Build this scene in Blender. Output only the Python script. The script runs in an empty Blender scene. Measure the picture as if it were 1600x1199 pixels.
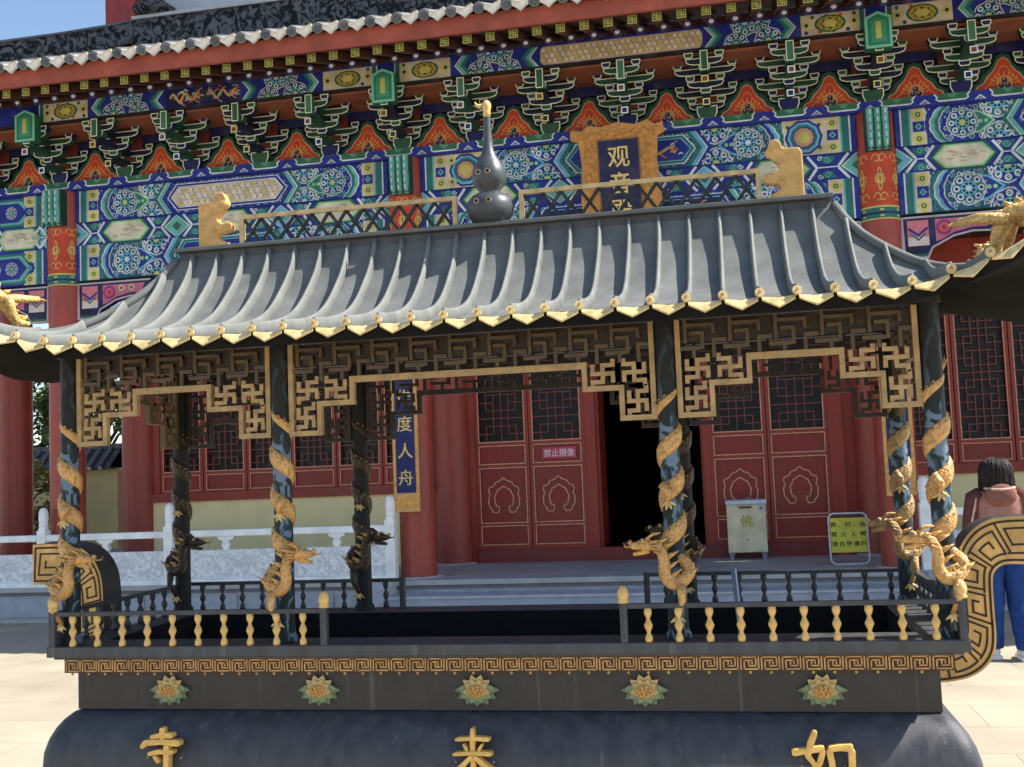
import bpy, bmesh, math, random
from math import sin, cos, pi, radians, sqrt, atan2
from mathutils import Vector, Matrix
random.seed(7)
S = bpy.context.scene
COL = S.collection

# ---------------------------------------------------------------- camera
F_PX = 1710.54; PITCH = 0.0776; ROLL = -0.0401; YAW = -0.1982
EZ = 1.65                                   # eye height above the paving
fw = Vector((sin(YAW)*cos(PITCH), cos(YAW)*cos(PITCH), sin(PITCH)))
rt = Vector((cos(YAW), -sin(YAW), 0)); up = rt.cross(fw)
r2 = cos(ROLL)*rt + sin(ROLL)*up; u2 = -sin(ROLL)*rt + cos(ROLL)*up
cd = bpy.data.cameras.new('camera'); cam = bpy.data.objects.new('camera', cd); COL.objects.link(cam)
cd.sensor_width = 36; cd.sensor_fit = 'HORIZONTAL'; cd.lens = F_PX/1600*36
cd.clip_start = .05; cd.clip_end = 2000
cam.matrix_world = Matrix(((r2.x, u2.x, -fw.x, 1.0011), (r2.y, u2.y, -fw.y, -4.0907), (r2.z, u2.z, -fw.z, EZ), (0, 0, 0, 1)))
S.camera = cam

# ---------------------------------------------------------------- sky, sun, exposure
SUN = Vector((.86, .125, 1)).normalized()
elev = math.asin(SUN.z); azim = atan2(SUN.x, SUN.y)
w = bpy.data.worlds.new('World'); S.world = w; w.use_nodes = True
nt = w.node_tree; sky = nt.nodes.new('ShaderNodeTexSky'); sky.sky_type = 'NISHITA'; sky.sun_disc = False
sky.sun_elevation = elev; sky.sun_rotation = azim; sky.air_density = 1.0; sky.dust_density = .6; sky.ozone_density = 1.0
bg = nt.nodes['Background']; bg.inputs[1].default_value = .115
hs = nt.nodes.new('ShaderNodeHueSaturation'); hs.inputs['Saturation'].default_value = 1.0
nt.links.new(sky.outputs[0], hs.inputs['Color']); nt.links.new(hs.outputs[0], bg.inputs[0])
sl = bpy.data.lights.new('sun', 'SUN'); so = bpy.data.objects.new('sun', sl); COL.objects.link(so)
sl.energy = 5.0; sl.angle = radians(.5); sl.color = (1, .955, .88)
so.rotation_euler = SUN.to_track_quat('Z', 'Y').to_euler(); so.location = (20, 5, 30)
S.view_settings.view_transform = 'Standard'; S.view_settings.look = 'None'
S.view_settings.exposure = .95; S.view_settings.gamma = 1

# ---------------------------------------------------------------- helpers
def lin(r, g, b):
    f = lambda c: (c/255/12.92 if c/255 <= .04045 else ((c/255+.055)/1.055)**2.4)
    return (f(r), f(g), f(b), 1)
MATS = {}
def mat(name, rough=.55, metal=0.0, noise=.18, nscale=6, bump=0, bscale=60, spec=.4, streak=0, rnoise=0, gain=1.0, scales=0, dirt=0, dirtamt=.55, dirtcol=(.12,.11,.10,1), drips=0):
    """colour comes from the painted face colour 'Col', weathered by noise"""
    if name in MATS: return MATS[name]
    m = bpy.data.materials.new(name); m.use_nodes = True; t = m.node_tree; n = t.nodes; L = t.links
    b = n['Principled BSDF']; b.inputs['Roughness'].default_value = rough; b.inputs['Metallic'].default_value = metal
    b.inputs['Specular IOR Level'].default_value = spec
    a = n.new('ShaderNodeAttribute'); a.attribute_name = 'Col'
    tc = n.new('ShaderNodeTexCoord')
    nz = n.new('ShaderNodeTexNoise'); nz.inputs['Scale'].default_value = nscale; nz.inputs['Detail'].default_value = 6
    mp = n.new('ShaderNodeMapping')
    if streak: mp.inputs['Scale'].default_value = (streak, streak, 1)
    L.new(tc.outputs['Object'], mp.inputs[0]); L.new(mp.outputs[0], nz.inputs['Vector'])
    mr = n.new('ShaderNodeMapRange'); mr.inputs[1].default_value = .3; mr.inputs[2].default_value = .7
    mr.inputs[3].default_value = gain*(1-noise); mr.inputs[4].default_value = gain*(1+noise*.6)
    L.new(nz.outputs['Fac'], mr.inputs[0])
    mx = n.new('ShaderNodeMix'); mx.data_type = 'RGBA'; mx.blend_type = 'MULTIPLY'; mx.inputs[0].default_value = 1
    L.new(a.outputs['Color'], mx.inputs[6]); L.new(mr.outputs[0], mx.inputs[7]); L.new(mx.outputs[2], b.inputs['Base Color'])
    if dirt:                                            # blotches of worn, greyed paint
        nd = n.new('ShaderNodeTexNoise'); nd.inputs['Scale'].default_value = dirt; nd.inputs['Detail'].default_value = 9; nd.inputs['Roughness'].default_value = .7
        L.new(tc.outputs['Object'], nd.inputs['Vector']); rd = n.new('ShaderNodeMapRange'); rd.inputs[1].default_value = .5; rd.inputs[2].default_value = .75; rd.inputs[4].default_value = dirtamt
        L.new(nd.outputs['Fac'], rd.inputs[0]); md = n.new('ShaderNodeMix'); md.data_type = 'RGBA'; md.inputs[7].default_value = dirtcol
        L.new(rd.outputs[0], md.inputs[0]); L.new(mx.outputs[2], md.inputs[6]); L.new(md.outputs[2], b.inputs['Base Color'])
    if drips:                                           # thin pale wax and water runs down the metal
        src = b.inputs['Base Color'].links[0].from_socket
        m3 = n.new('ShaderNodeMapping'); m3.inputs['Scale'].default_value = (26,26,.55); L.new(tc.outputs['Object'], m3.inputs[0])
        n3 = n.new('ShaderNodeTexNoise'); n3.inputs['Scale'].default_value = 1; n3.inputs['Detail'].default_value = 5; n3.inputs['Roughness'].default_value = .65; L.new(m3.outputs[0], n3.inputs['Vector'])
        r3 = n.new('ShaderNodeMapRange'); r3.inputs[1].default_value = .60; r3.inputs[2].default_value = .78; r3.inputs[4].default_value = drips; L.new(n3.outputs['Fac'], r3.inputs[0])
        x3 = n.new('ShaderNodeMix'); x3.data_type = 'RGBA'; x3.inputs[7].default_value = (.30,.30,.31,1); L.new(r3.outputs[0], x3.inputs[0]); L.new(src, x3.inputs[6]); L.new(x3.outputs[2], b.inputs['Base Color'])
    if scales:                                          # overlapping scales in relief, darker in between
        vo = n.new('ShaderNodeTexVoronoi'); vo.inputs['Scale'].default_value = scales; L.new(tc.outputs['Object'], vo.inputs['Vector'])
        rv = n.new('ShaderNodeMapRange'); rv.inputs[1].default_value = .35; rv.inputs[2].default_value = .8; rv.inputs[4].default_value = .42
        L.new(vo.outputs['Distance'], rv.inputs[0]); md = n.new('ShaderNodeMix'); md.data_type = 'RGBA'; md.inputs[7].default_value = (.16,.08,.03,1)
        L.new(rv.outputs[0], md.inputs[0]); L.new(mx.outputs[2], md.inputs[6]); L.new(md.outputs[2], b.inputs['Base Color'])
        bv = n.new('ShaderNodeBump'); bv.inputs['Strength'].default_value = .7; bv.inputs['Distance'].default_value = .006; bv.invert = True
        L.new(vo.outputs['Distance'], bv.inputs['Height']); L.new(bv.outputs[0], b.inputs['Normal'])
    if rnoise:
        m2 = n.new('ShaderNodeMapRange'); m2.inputs[1].default_value = .3; m2.inputs[2].default_value = .7
        m2.inputs[3].default_value = rough-rnoise; m2.inputs[4].default_value = rough+rnoise
        L.new(nz.outputs['Fac'], m2.inputs[0]); L.new(m2.outputs[0], b.inputs['Roughness'])
    if bump:
        n2 = n.new('ShaderNodeTexNoise'); n2.inputs['Scale'].default_value = bscale; n2.inputs['Detail'].default_value = 4
        L.new(tc.outputs['Object'], n2.inputs['Vector'])
        bp = n.new('ShaderNodeBump'); bp.inputs['Strength'].default_value = bump; bp.inputs['Distance'].default_value = .01
        L.new(n2.outputs['Fac'], bp.inputs['Height']); L.new(bp.outputs[0], b.inputs['Normal'])
    MATS[name] = m
    return m
PAINT = mat('painted_wood', .62, noise=.26, nscale=5, gain=.84, dirt=4.5, dirtamt=.42)
LACQ = mat('red_lacquer', .42, noise=.22, nscale=3, streak=3, rnoise=.14, dirt=2.2, dirtamt=.35, dirtcol=(.10,.05,.045,1))
BRKT = mat('bracket_paint', .6, noise=.2, nscale=5, gain=1.0)
BRONZE = mat('dark_cast_metal', .5, metal=.1, noise=.35, nscale=7, bump=.09, bscale=90, streak=2.5, rnoise=.12, dirt=4, dirtamt=.6, dirtcol=(.055,.045,.038,1), drips=.3)
ROOFM = mat('weathered_roof_metal', .62, metal=0, noise=.22, nscale=8, bump=.12, bscale=60, rnoise=.1, spec=.2, gain=.95, dirt=7, dirtamt=.5, dirtcol=(.10,.10,.10,1), drips=.35)
SOFFIT = mat('matte_black_soffit', .9, noise=.3, nscale=6, spec=.05)  # near-black matte underside of the burner roof
GOLD = mat('gold_paint', .45, metal=.0, noise=.28, nscale=18, bump=.18, bscale=120, dirt=16, dirtamt=.6, dirtcol=(.13,.085,.045,1))
SCALES = mat('gilded_scales', .4, noise=.3, nscale=25, scales=80)
STONE = mat('pale_stone', .75, noise=.16, nscale=7, bump=.2, bscale=50)
PLASTER = mat('plaster', .85, noise=.1, nscale=3, bump=.05)
CLOTH = mat('cloth', .9, noise=.2, nscale=20, bump=.2, bscale=200, spec=.1)
LEAF = mat('leaf', .6, noise=.3, nscale=3, spec=.3)
GLASS = mat('dark_glass', .35, noise=.3, nscale=2, spec=.25)
SKIN = mat('skin', .6, noise=.08)

WO = {}                                        # world origin of every object
def org(o): return WO[o.name] if o is not None else Vector((0, 0, 0))
class M:
    def __init__(s): s.v = []; s.f = []; s.c = []
    def add(s, vs, fs, col):
        b = len(s.v); s.v += [tuple(v) for v in vs]
        for f in fs: s.f.append(tuple(b+i for i in f)); s.c.append(col)
    def box(s, x0, x1, y0, y1, z0, z1, col):
        s.add([(x0,y0,z0),(x1,y0,z0),(x1,y1,z0),(x0,y1,z0),(x0,y0,z1),(x1,y0,z1),(x1,y1,z1),(x0,y1,z1)],
              [(3,2,1,0),(4,5,6,7),(0,1,5,4),(1,2,6,5),(2,3,7,6),(3,0,4,7)], col)
    def bar(s, a, b, w, d, col, up=Vector((0,1,0))):
        """square bar a->b; width w in its plane, depth d along `up`"""
        a = Vector(a); b = Vector(b); t = (b-a).normalized(); n = t.cross(up).normalized()*w/2; u = up.normalized()*d/2
        vs = [a-n-u, a+n-u, a+n+u, a-n+u, b-n-u, b+n-u, b+n+u, b-n+u]
        s.add(vs, [(3,2,1,0),(4,5,6,7),(0,1,5,4),(1,2,6,5),(2,3,7,6),(3,0,4,7)], col)
    def prism(s, pts, y0, y1, col, side=None):
        """polygon in x,z extruded from y0 (front) to y1"""
        n = len(pts); side = side or col
        s.add([(x,y0,z) for x,z in pts]+[(x,y1,z) for x,z in pts], [tuple(range(n)), tuple(range(2*n-1,n-1,-1))], col)
        b = len(s.v)-2*n
        for i in range(n):
            j = (i+1) % n; s.f.append((b+i, b+n+i, b+n+j, b+j)); s.c.append(side)
    def tube(s, pts, rad, col, n=8, cap=True, flat=None):
        pts = [Vector(p) for p in pts]; k = len(pts)
        if not hasattr(rad, '__len__'): rad = [rad]*k
        b = len(s.v); ref = None
        for i, p in enumerate(pts):
            t = (pts[min(i+1,k-1)]-pts[max(i-1,0)])
            if t.length < 1e-9: t = Vector((0,0,1))
            t.normalize()
            if ref is None:
                ref = Vector((0,0,1)) if abs(t.z) < .9 else Vector((0,1,0))
            e1 = (ref - t*ref.dot(t)).normalized(); e2 = t.cross(e1); ref = e1
            for j in range(n):
                a = 2*pi*j/n
                s.v.append(tuple(p + rad[i]*(cos(a)*e1*(flat or 1)+sin(a)*e2)))
        for i in range(k-1):
            for j in range(n):
                s.f.append((b+i*n+j, b+i*n+(j+1)%n, b+(i+1)*n+(j+1)%n, b+(i+1)*n+j)); s.c.append(col)
        if cap:
            s.f.append(tuple(b+j for j in reversed(range(n)))); s.c.append(col)
            s.f.append(tuple(b+(k-1)*n+j for j in range(n))); s.c.append(col)
    def lathe(s, prof, x, y, z, col, n=12, cols=None):
        b = len(s.v); k = len(prof)
        for r, h in prof:
            for j in range(n):
                a = 2*pi*j/n; s.v.append((x+r*cos(a), y+r*sin(a), z+h))
        for i in range(k-1):
            c = cols[i] if cols else col
            for j in range(n):
                s.f.append((b+i*n+j, b+i*n+(j+1)%n, b+(i+1)*n+(j+1)%n, b+(i+1)*n+j)); s.c.append(c)
        s.f.append(tuple(b+j for j in reversed(range(n)))); s.c.append(cols[0] if cols else col)
        s.f.append(tuple(b+(k-1)*n+j for j in range(n))); s.c.append(cols[-1] if cols else col)
    def ball(s, c, r, col, n=10, m=7, sc=(1,1,1)):
        prof = []
        b = len(s.v); c = Vector(c)
        for i in range(m+1):
            th = pi*i/m
            for j in range(n):
                a = 2*pi*j/n
                s.v.append((c.x+r*sc[0]*sin(th)*cos(a), c.y+r*sc[1]*sin(th)*sin(a), c.z-r*sc[2]*cos(th)))
        for i in range(m):
            for j in range(n):
                s.f.append((b+i*n+j, b+i*n+(j+1)%n, b+(i+1)*n+(j+1)%n, b+(i+1)*n+j)); s.c.append(col)
    def grid(s, fn, nu, nv, col):
        b = len(s.v)
        for i in range(nu+1):
            for j in range(nv+1): s.v.append(tuple(fn(i/nu, j/nv)))
        for i in range(nu):
            for j in range(nv):
                a = b+i*(nv+1)+j; s.f.append((a, a+1, a+nv+2, a+nv+1)); s.c.append(col)
    def xf(s, fn):
        s.v = [tuple(fn(Vector(p))) for p in s.v]; return s
    def build(s, name, m, parent=None, smooth=False, at=None, sub=0, bevel=0):
        if at is None:
            xs = [p[0] for p in s.v]; ys = [p[1] for p in s.v]; zs = [p[2] for p in s.v]
            at = ((min(xs)+max(xs))/2, (min(ys)+max(ys))/2, min(zs))
        at = Vector(at)
        me = bpy.data.meshes.new(name)
        me.from_pydata([(p[0]-at.x, p[1]-at.y, p[2]-at.z) for p in s.v], [], s.f)
        ca = me.color_attributes.new('Col', 'FLOAT_COLOR', 'CORNER')
        buf = []
        for f, c in zip(s.f, s.c): buf += list(c)*len(f)
        ca.data.foreach_set('color', buf)
        bm = bmesh.new(); bm.from_mesh(me)
        bmesh.ops.recalc_face_normals(bm, faces=bm.faces)
        bm.to_mesh(me); bm.free()
        me.materials.append(m)
        if smooth: me.polygons.foreach_set('use_smooth', [True]*len(me.polygons))
        o = bpy.data.objects.new(name, me); COL.objects.link(o)
        if smooth == 'auto': 
            md = o.modifiers.new('ws', 'EDGE_SPLIT'); md.split_angle = radians(40)
        if bevel:
            md = o.modifiers.new('bv', 'BEVEL'); md.width = bevel; md.segments = 2; md.limit_method = 'ANGLE'
        if sub:
            md = o.modifiers.new('ss', 'SUBSURF'); md.levels = sub; md.render_levels = sub
        WO[o.name] = at
        o.location = at - org(parent)
        if parent is not None: o.parent = parent
        return o
def tag(o, label=None, cat=None, group=None, kind=None):
    if label: o['label'] = label
    if cat: o['category'] = cat
    if group: o['group'] = group
    if kind: o['kind'] = kind
    return o
def thing(name, loc, label, cat, group=None):
    o = bpy.data.objects.new(name, None); COL.objects.link(o); o.location = loc; o.empty_display_size = .2
    WO[o.name] = Vector(loc); return tag(o, label, cat, group)
def dup(src, loc, parent=None, label=None, scale=None):
    """copy of an object and of its children; loc is its world origin"""
    o = src.copy(); COL.objects.link(o); WO[o.name] = Vector(loc)
    o.parent = parent; o.location = Vector(loc)-org(parent)
    if scale: o.scale = scale
    for ch in list(src.children):
        c = ch.copy(); COL.objects.link(c); c.parent = o; WO[c.name] = Vector(loc)+ch.location
    if label: o['label'] = label
    return o
def glyph(ch, size, depth=.004, bold=0.0):
    """outline mesh of one written character, centred on x,z"""
    c = bpy.data.curves.new('char', 'FONT'); c.body = ch; c.size = size; c.extrude = depth/2; c.offset = bold*size
    c.resolution_u = 3
    o = bpy.data.objects.new('char', c); COL.objects.link(o)
    dg = bpy.context.evaluated_depsgraph_get(); me = bpy.data.meshes.new_from_object(o.evaluated_get(dg))
    vs = [v.co.copy() for v in me.vertices]; fs = [tuple(p.vertices) for p in me.polygons]
    bpy.data.objects.remove(o); bpy.data.curves.remove(c); bpy.data.meshes.remove(me)
    return [(v.x-.5*size, -v.z, v.y-.38*size) for v in vs], fs
def slice_z(vs, fs, step):
    b = bmesh.new(); q = [b.verts.new(v) for v in vs]
    for f in fs:
        try: b.faces.new([q[i] for i in f])
        except ValueError: pass
    z0, z1 = min(v[2] for v in vs), max(v[2] for v in vs); z = z0+step
    while z < z1:
        bmesh.ops.bisect_plane(b, geom=b.verts[:]+b.edges[:]+b.faces[:], plane_co=(0,0,z), plane_no=(0,0,1)); z += step
    b.verts.index_update(); out = [tuple(v.co) for v in b.verts], [tuple(v.index for v in f.verts) for f in b.faces]; b.free(); return out
def write(m, ch, x, y, z, size, col, depth=.004, bold=0, sx=1, cut=0):
    vs, fs = glyph(ch, size, depth, bold)
    if cut: vs, fs = slice_z(vs, fs, cut)
    m.add([(x+a*sx, y+b, z+c) for a, b, c in vs], fs, col)

# palette (paint colours as they are in flat light)
cBLUE=lin(26,46,150); cNAVY=lin(22,28,84); cTEAL=lin(38,118,118); cLTEAL=lin(110,186,178); cGREEN=lin(46,110,78)
cDGREEN=lin(28,72,58); cCYAN=lin(110,185,215); cCREAM=lin(228,222,196); cWHITE=lin(225,232,235); cYEL=lin(214,204,110)
cGOLD=lin(226,180,100); cPALEG=lin(176,196,150); cORANGE=lin(214,84,40); cRED=lin(168,60,50); cPINK=lin(206,110,130)
cDRED=lin(120,40,38); cBROWN=lin(120,68,46); cLGOLD=lin(215,160,120); cTAN=lin(206,186,160); cBLACK=lin(22,22,26)
cMETAL=lin(70,71,76); cGREYROOF=lin(114,116,113); cLGREEN=lin(150,215,150)

# 2-D painting in the x,z plane of a facade, each layer 1.5 mm proud of the last
class P(M):
    def __init__(s, Y): M.__init__(s); s.Y = Y; s.k = 0
    def poly(s, pts, col, l=1):
        s.k += 1; y = s.Y-l*.0015-(s.k % 40)*.00003      # no two patches share a plane
        s.add([(x, y, z) for x, z in pts], [tuple(range(len(pts)))], col)
    def rect(s, x0, x1, z0, z1, col, l=1): s.poly([(x0,z0),(x1,z0),(x1,z1),(x0,z1)], col, l)
    def frame(s, x0, x1, z0, z1, w, col, l=1):
        s.rect(x0,x1,z0,z0+w,col,l); s.rect(x0,x1,z1-w,z1,col,l); s.rect(x0,x0+w,z0+w,z1-w,col,l); s.rect(x1-w,x1,z0+w,z1-w,col,l)
    def disk(s, cx, cz, r, col, l=1, n=20, a=0, k=0, ph=0, a0=0, a1=2*pi, sx=1):
        pts = [(cx+sx*r*(1+a*cos(k*t+ph))*cos(t), cz+r*(1+a*cos(k*t+ph))*sin(t)) for t in [a0+(a1-a0)*i/n for i in range(n if a1-a0 > 6.2 else n+1)]]
        s.poly(pts, col, l)
    def stroke(s, pts, w, col, l=1):
        q = [Vector((x, z)) for x, z in pts]; k = len(q); L = []; R = []
        for i in range(k):
            t = q[min(i+1,k-1)]-q[max(i-1,0)]; t = t.normalized() if t.length > 1e-9 else Vector((1,0)); n = Vector((-t.y, t.x))*w/2
            if 0 < i < k-1:
                c = (q[i]-q[i-1]).normalized().dot(t); n = n/max(c, .5)
            L.append(q[i]+n); R.append(q[i]-n)
        for i in range(k-1): s.poly([L[i], L[i+1], R[i+1], R[i]], col, l)
    def rosette(s, cx, cz, r, l=1, pal=0, zlo=None, zhi=None):
        A = [(cBLUE,cWHITE,cTEAL,cLTEAL,cYEL),(cTEAL,cWHITE,cBLUE,cCYAN,cWHITE)][pal]
        def D(x, z, rr, c, ll, **kw):
            m0 = len(s.v); s.disk(x, z, rr, c, ll, **kw)
            if zlo is not None:
                for i in range(m0, len(s.v)):
                    v = s.v[i]; s.v[i] = (v[0], v[1], min(max(v[2], zlo), zhi))
        D(cx, cz, r, A[1], l, n=32, a=.04, k=8); D(cx, cz, r*.93, A[0], l+1, n=32, a=.04, k=8)
        for i in range(8):
            t = i*pi/4; D(cx+r*.7*cos(t), cz+r*.7*sin(t), r*.2, A[1], l+2, n=9); D(cx+r*.7*cos(t), cz+r*.7*sin(t), r*.11, A[2], l+3, n=7)
        D(cx, cz, r*.48, A[3], l+2, n=24, a=.1, k=8)
        for i in range(8):
            t = i*pi/4+.39; D(cx+r*.3*cos(t), cz+r*.3*sin(t), r*.09, cNAVY, l+3, n=6)
        D(cx, cz, r*.18, A[4], l+4, n=8)
    def chev(s, x, z0, z1, d, bands, l=1):
        """stripe pile bent like '<' when d<0, '>' when d>0; bands = [(width, colour)...] from x rightwards"""
        zc = (z0+z1)/2; o = 0
        for wd, c in bands:
            s.poly([(x+o,z0),(x+o+wd,z0),(x+o+wd+d,zc),(x+o+d,zc)], c, l); s.poly([(x+o+d,zc),(x+o+wd+d,zc),(x+o+wd,z1),(x+o,z1)], c, l)
            o += wd
    def scroll(s, cx, cz, r, col, w, l=1, turns=1.25, d=1, ph=0):
        s.stroke([(cx+r*(1-.8*i/14)*cos(ph+d*turns*2*pi*i/14), cz+r*(1-.8*i/14)*sin(ph+d*turns*2*pi*i/14)) for i in range(15)], w, col, l)
    def hexa(s, x0, x1, z0, z1, d, col, l=1):
        zc = (z0+z1)/2; s.poly([(x0,zc),(x0+d,z0),(x1-d,z0),(x1,zc),(x1-d,z1),(x0+d,z1)], col, l)

# ================================================================ ground
def simple(name, base, rough, build):
    m = bpy.data.materials.new(name); m.use_nodes = True; n = m.node_tree.nodes; b = n['Principled BSDF']
    b.inputs['Base Color'].default_value = base; b.inputs['Roughness'].default_value = rough; b.inputs['Specular IOR Level'].default_value = .2; build(m.node_tree, n, b); return m
def paving(t, n, b):
    L = t.links; tc = n.new('ShaderNodeTexCoord'); mp = n.new('ShaderNodeMapping'); mp.inputs['Rotation'].default_value = (0,0,radians(0))
    L.new(tc.outputs['Object'], mp.inputs[0])
    br = n.new('ShaderNodeTexBrick'); br.inputs['Scale'].default_value = 1; br.inputs['Brick Width'].default_value = 1.2; br.inputs['Row Height'].default_value = .6
    br.inputs['Mortar Size'].default_value = .006; br.inputs['Color1'].default_value = (.43,.37,.275,1); br.inputs['Color2'].default_value = (.39,.335,.25,1); br.inputs['Mortar'].default_value = (.30,.26,.19,1)
    L.new(mp.outputs[0], br.inputs['Vector'])
    nz = n.new('ShaderNodeTexNoise'); nz.inputs['Scale'].default_value = 1.3; nz.inputs['Detail'].default_value = 8; L.new(tc.outputs['Object'], nz.inputs['Vector'])
    mr = n.new('ShaderNodeMapRange'); mr.inputs[1].default_value=.3; mr.inputs[2].default_value=.7; mr.inputs[3].default_value=.80; mr.inputs[4].default_value=1.10; L.new(nz.outputs['Fac'], mr.inputs[0])
    mx = n.new('ShaderNodeMix'); mx.data_type='RGBA'; mx.blend_type='MULTIPLY'; mx.inputs[0].default_value=1; L.new(br.outputs['Color'], mx.inputs[6]); L.new(mr.outputs[0], mx.inputs[7]); L.new(mx.outputs[2], b.inputs['Base Color'])
g = M(); g.grid(lambda u, v: (-300+600*u, -300+600*v, 0), 4, 4, (1,1,1,1))
o = g.build('ground', simple('cream_paving', (.58,.51,.39,1), .8, paving), at=(0,0,0)); tag(o, kind='structure')

# ================================================================ incense burner
burner = thing('incense_burner', (0, .465, 0), 'long dark metal incense burner with a curved roof on gold dragon pillars', 'incense burner')
YC = .465; YB = .93
def rrect(hx, y0, y1, r, z, n=4):
    pts = []
    for (cx, cy, a) in ((hx-r, y1-r, 0), (-hx+r, y1-r, pi/2), (-hx+r, y0+r, pi), (hx-r, y0+r, 3*pi/2)):
        for i in range(n+1):
            t = a+pi/2*i/n; pts.append((cx+r*cos(t), cy+r*sin(t), z))
    return pts
b = M()
prof = [(.30,-.10),(.33,0),(.37,.07),(.42,.115),(.48,.142),(.54,.152),(.60,.146),(.65,.126),(.69,.098),(.72,.066),(.742,.03),(.753,-.01)]
rings = [rrect(1.655+o_*.72, -.025-o_*.85, .955+o_*.85, .03+max(o_,0)*.25, z) for z, o_ in prof]
n0 = len(rings[0]); b.v = [p for r in rings for p in r]
for i in range(len(rings)-1):
    for j in range(n0): b.f.append((i*n0+j, i*n0+(j+1)%n0, (i+1)*n0+(j+1)%n0, (i+1)*n0+j)); b.c.append(cMETAL)
b.f.append(tuple(reversed(range(n0)))); b.c.append(cMETAL); b.f.append(tuple((len(rings)-1)*n0+j for j in range(n0))); b.c.append(cMETAL)
b.build('belly', BRONZE, burner, smooth='auto')
for sx in (-1, 1):
    for y in (.06, .87):
        l = M(); l.lathe([(.17,0),(.18,.04),(.13,.08),(.12,.16),(.16,.26),(.19,.34)], sx*1.42, y, 0, cMETAL, 16); l.build('leg', BRONZE, burner, smooth='auto')
cNECK = lin(62,58,55)
k = M(); k.box(-1.653,1.653,-.028,.06,.754,.90,cNECK); k.box(-1.653,1.653,.87,.958,.754,.90,cNECK); k.box(-1.653,-1.58,.06,.87,.754,.90,cNECK); k.box(1.58,1.653,.06,.87,.754,.90,cNECK)
k.build('neck', BRONZE, burner)
# ash bed down inside the basin
def ashf(u, v): return (-1.58+3.16*u, .06+.81*v, .80+.012*sin(u*37)+.01*sin(v*23+u*50))
a = M(); a.grid(ashf, 40, 14, lin(20,19,19)); a.build('ash_bed', mat('ash', .95, noise=.4, nscale=30, bump=.5), burner)
for nm, bx_ in (('added_dark_liner',(-1.598,1.598,.0905,.096,.80,1.008)),('added_dark_liner',(-1.598,1.598,.834,.8395,.80,1.008)),('added_dark_liner',(-1.5995,-1.594,.097,.833,.80,1.008)),('added_dark_liner',(1.594,1.5995,.097,.833,.80,1.008))):  # thin black sheets added so the inner walls stay as dark as in shade
    m = M(); m.box(*bx_, lin(16,15,15)); m.build(nm, MATS['ash'], burner)
# meander frieze
cFB = lin(74,46,30)
fz = M(); fz.box(-1.70,1.70,-.05,.04,.900,.957,cFB); fz.box(-1.70,1.70,.89,.98,.900,.957,cFB); fz.box(-1.70,-1.60,.04,.89,.900,.957,cFB); fz.box(1.60,1.70,.04,.89,.900,.957,cFB)
frz = fz.build('frieze', mat('dark_lacquered_band', .5, noise=.2), burner)
cFG = lin(206,160,100)
def meander(m, x0, x1, z0, z1, per, y, w, front=-1):
    n = max(1, round((x1-x0)/per)); per = (x1-x0)/n; H = z1-z0
    for i in range(n):
        X = x0+i*per
        def L(u0, v0, u1, v1):
            a_ = (X+min(u0,u1)*per-w/2, X+max(u0,u1)*per+w/2); c_ = (z0+min(v0,v1)*H-w/2, z0+max(v0,v1)*H+w/2)
            m.box(a_[0], a_[1], min(y, y+front*.004), max(y, y+front*.004), c_[0], c_[1], cFG)
        e = .02
        L(.08,0.06,.08,.94); L(.08+e,.94,.80,.94); L(.80,.94-3*e,.80,.36); L(.80-e,.30,.46,.30); L(.46,.36,.46,.58)
        L(.93,.06,.93,.94); L(.93-e,.06,.24,.06); L(.24,.12,.24,.66); L(.24+e,.70,.62,.70); L(.62,.64,.62,.46)
m = M(); meander(m, -1.695, 1.695, .905, .952, .0725, -.051, .0052)
for i in range(47): m.ball((-1.70+.036+i*.0723, -.05, .896), .006, cFG, 6, 4)
m.build('meander_pattern', GOLD, frz)
# ledge (rim)
cL = lin(78,78,80)
r = M()
for (z0, z1, e) in ((.9575,.968,-.02), (.9685,1.010,0)):
    r.box(-1.748-e,1.748+e,-.10-e,.09,z0,z1,cL); r.box(-1.748-e,1.748+e,.84,1.03+e,z0,z1,cL); r.box(-1.748-e,-1.60,.09,.84,z0,z1,cL); r.box(1.60,1.748+e,.09,.84,z0,z1,cL)
r.build('rim_ledge', BRONZE, burner, bevel=.003)

# lotus reliefs
def lotus(x):
    t = M()
    def star(cx, cz, r0, r1, n, a0, a1, y, col, sx=1):
        pts = []
        for i in range(2*n+1):
            a_ = a0+(a1-a0)*i/(2*n); rr = r1 if i % 2 else r0
            pts.append((cx+sx*rr*cos(a_), cz+rr*sin(a_)))
        pts.append((cx, cz)); t.prism(pts, y, y+.012, col)
    z = .826
    star(x, z+.010, .050, .066, 7, pi*.95, pi*2.05, -.040, lin(104,122,92), 1.32); star(x, z+.014, .046, .060, 6, pi*.93, pi*2.07, -.046, lin(132,146,108), 1.2)
    star(x, z+.004, .044, .060, 6, -.15, pi+.15, -.044, lin(200,172,116), 1.12)
    star(x, z+.0, .036, .048, 6, -.3, pi+.3, -.052, lin(210,176,112), 1.1)
    t.ball((x, -.046, z+.004), .034, lin(206,162,94), 12, 8, (1.2,.55,.8))
    for i in range(14):
        a_ = i*2.4; rr = .007*sqrt(i); t.ball((x+1.2*rr*cos(a_), -.066, z+.004+.8*rr*sin(a_)), .006, lin(214,164,92), 6, 4)
    return t
first = None
for x in (-1.245,-.618,.006,.632,1.256):
    if first is None: first = lotus(0).build('lotus_relief', GOLD, burner, at=(0,-.04,.826)); first.location = Vector((x,-.04,.826))-org(burner)
    else: dup(first, (x,-.04,.826), burner)
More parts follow.
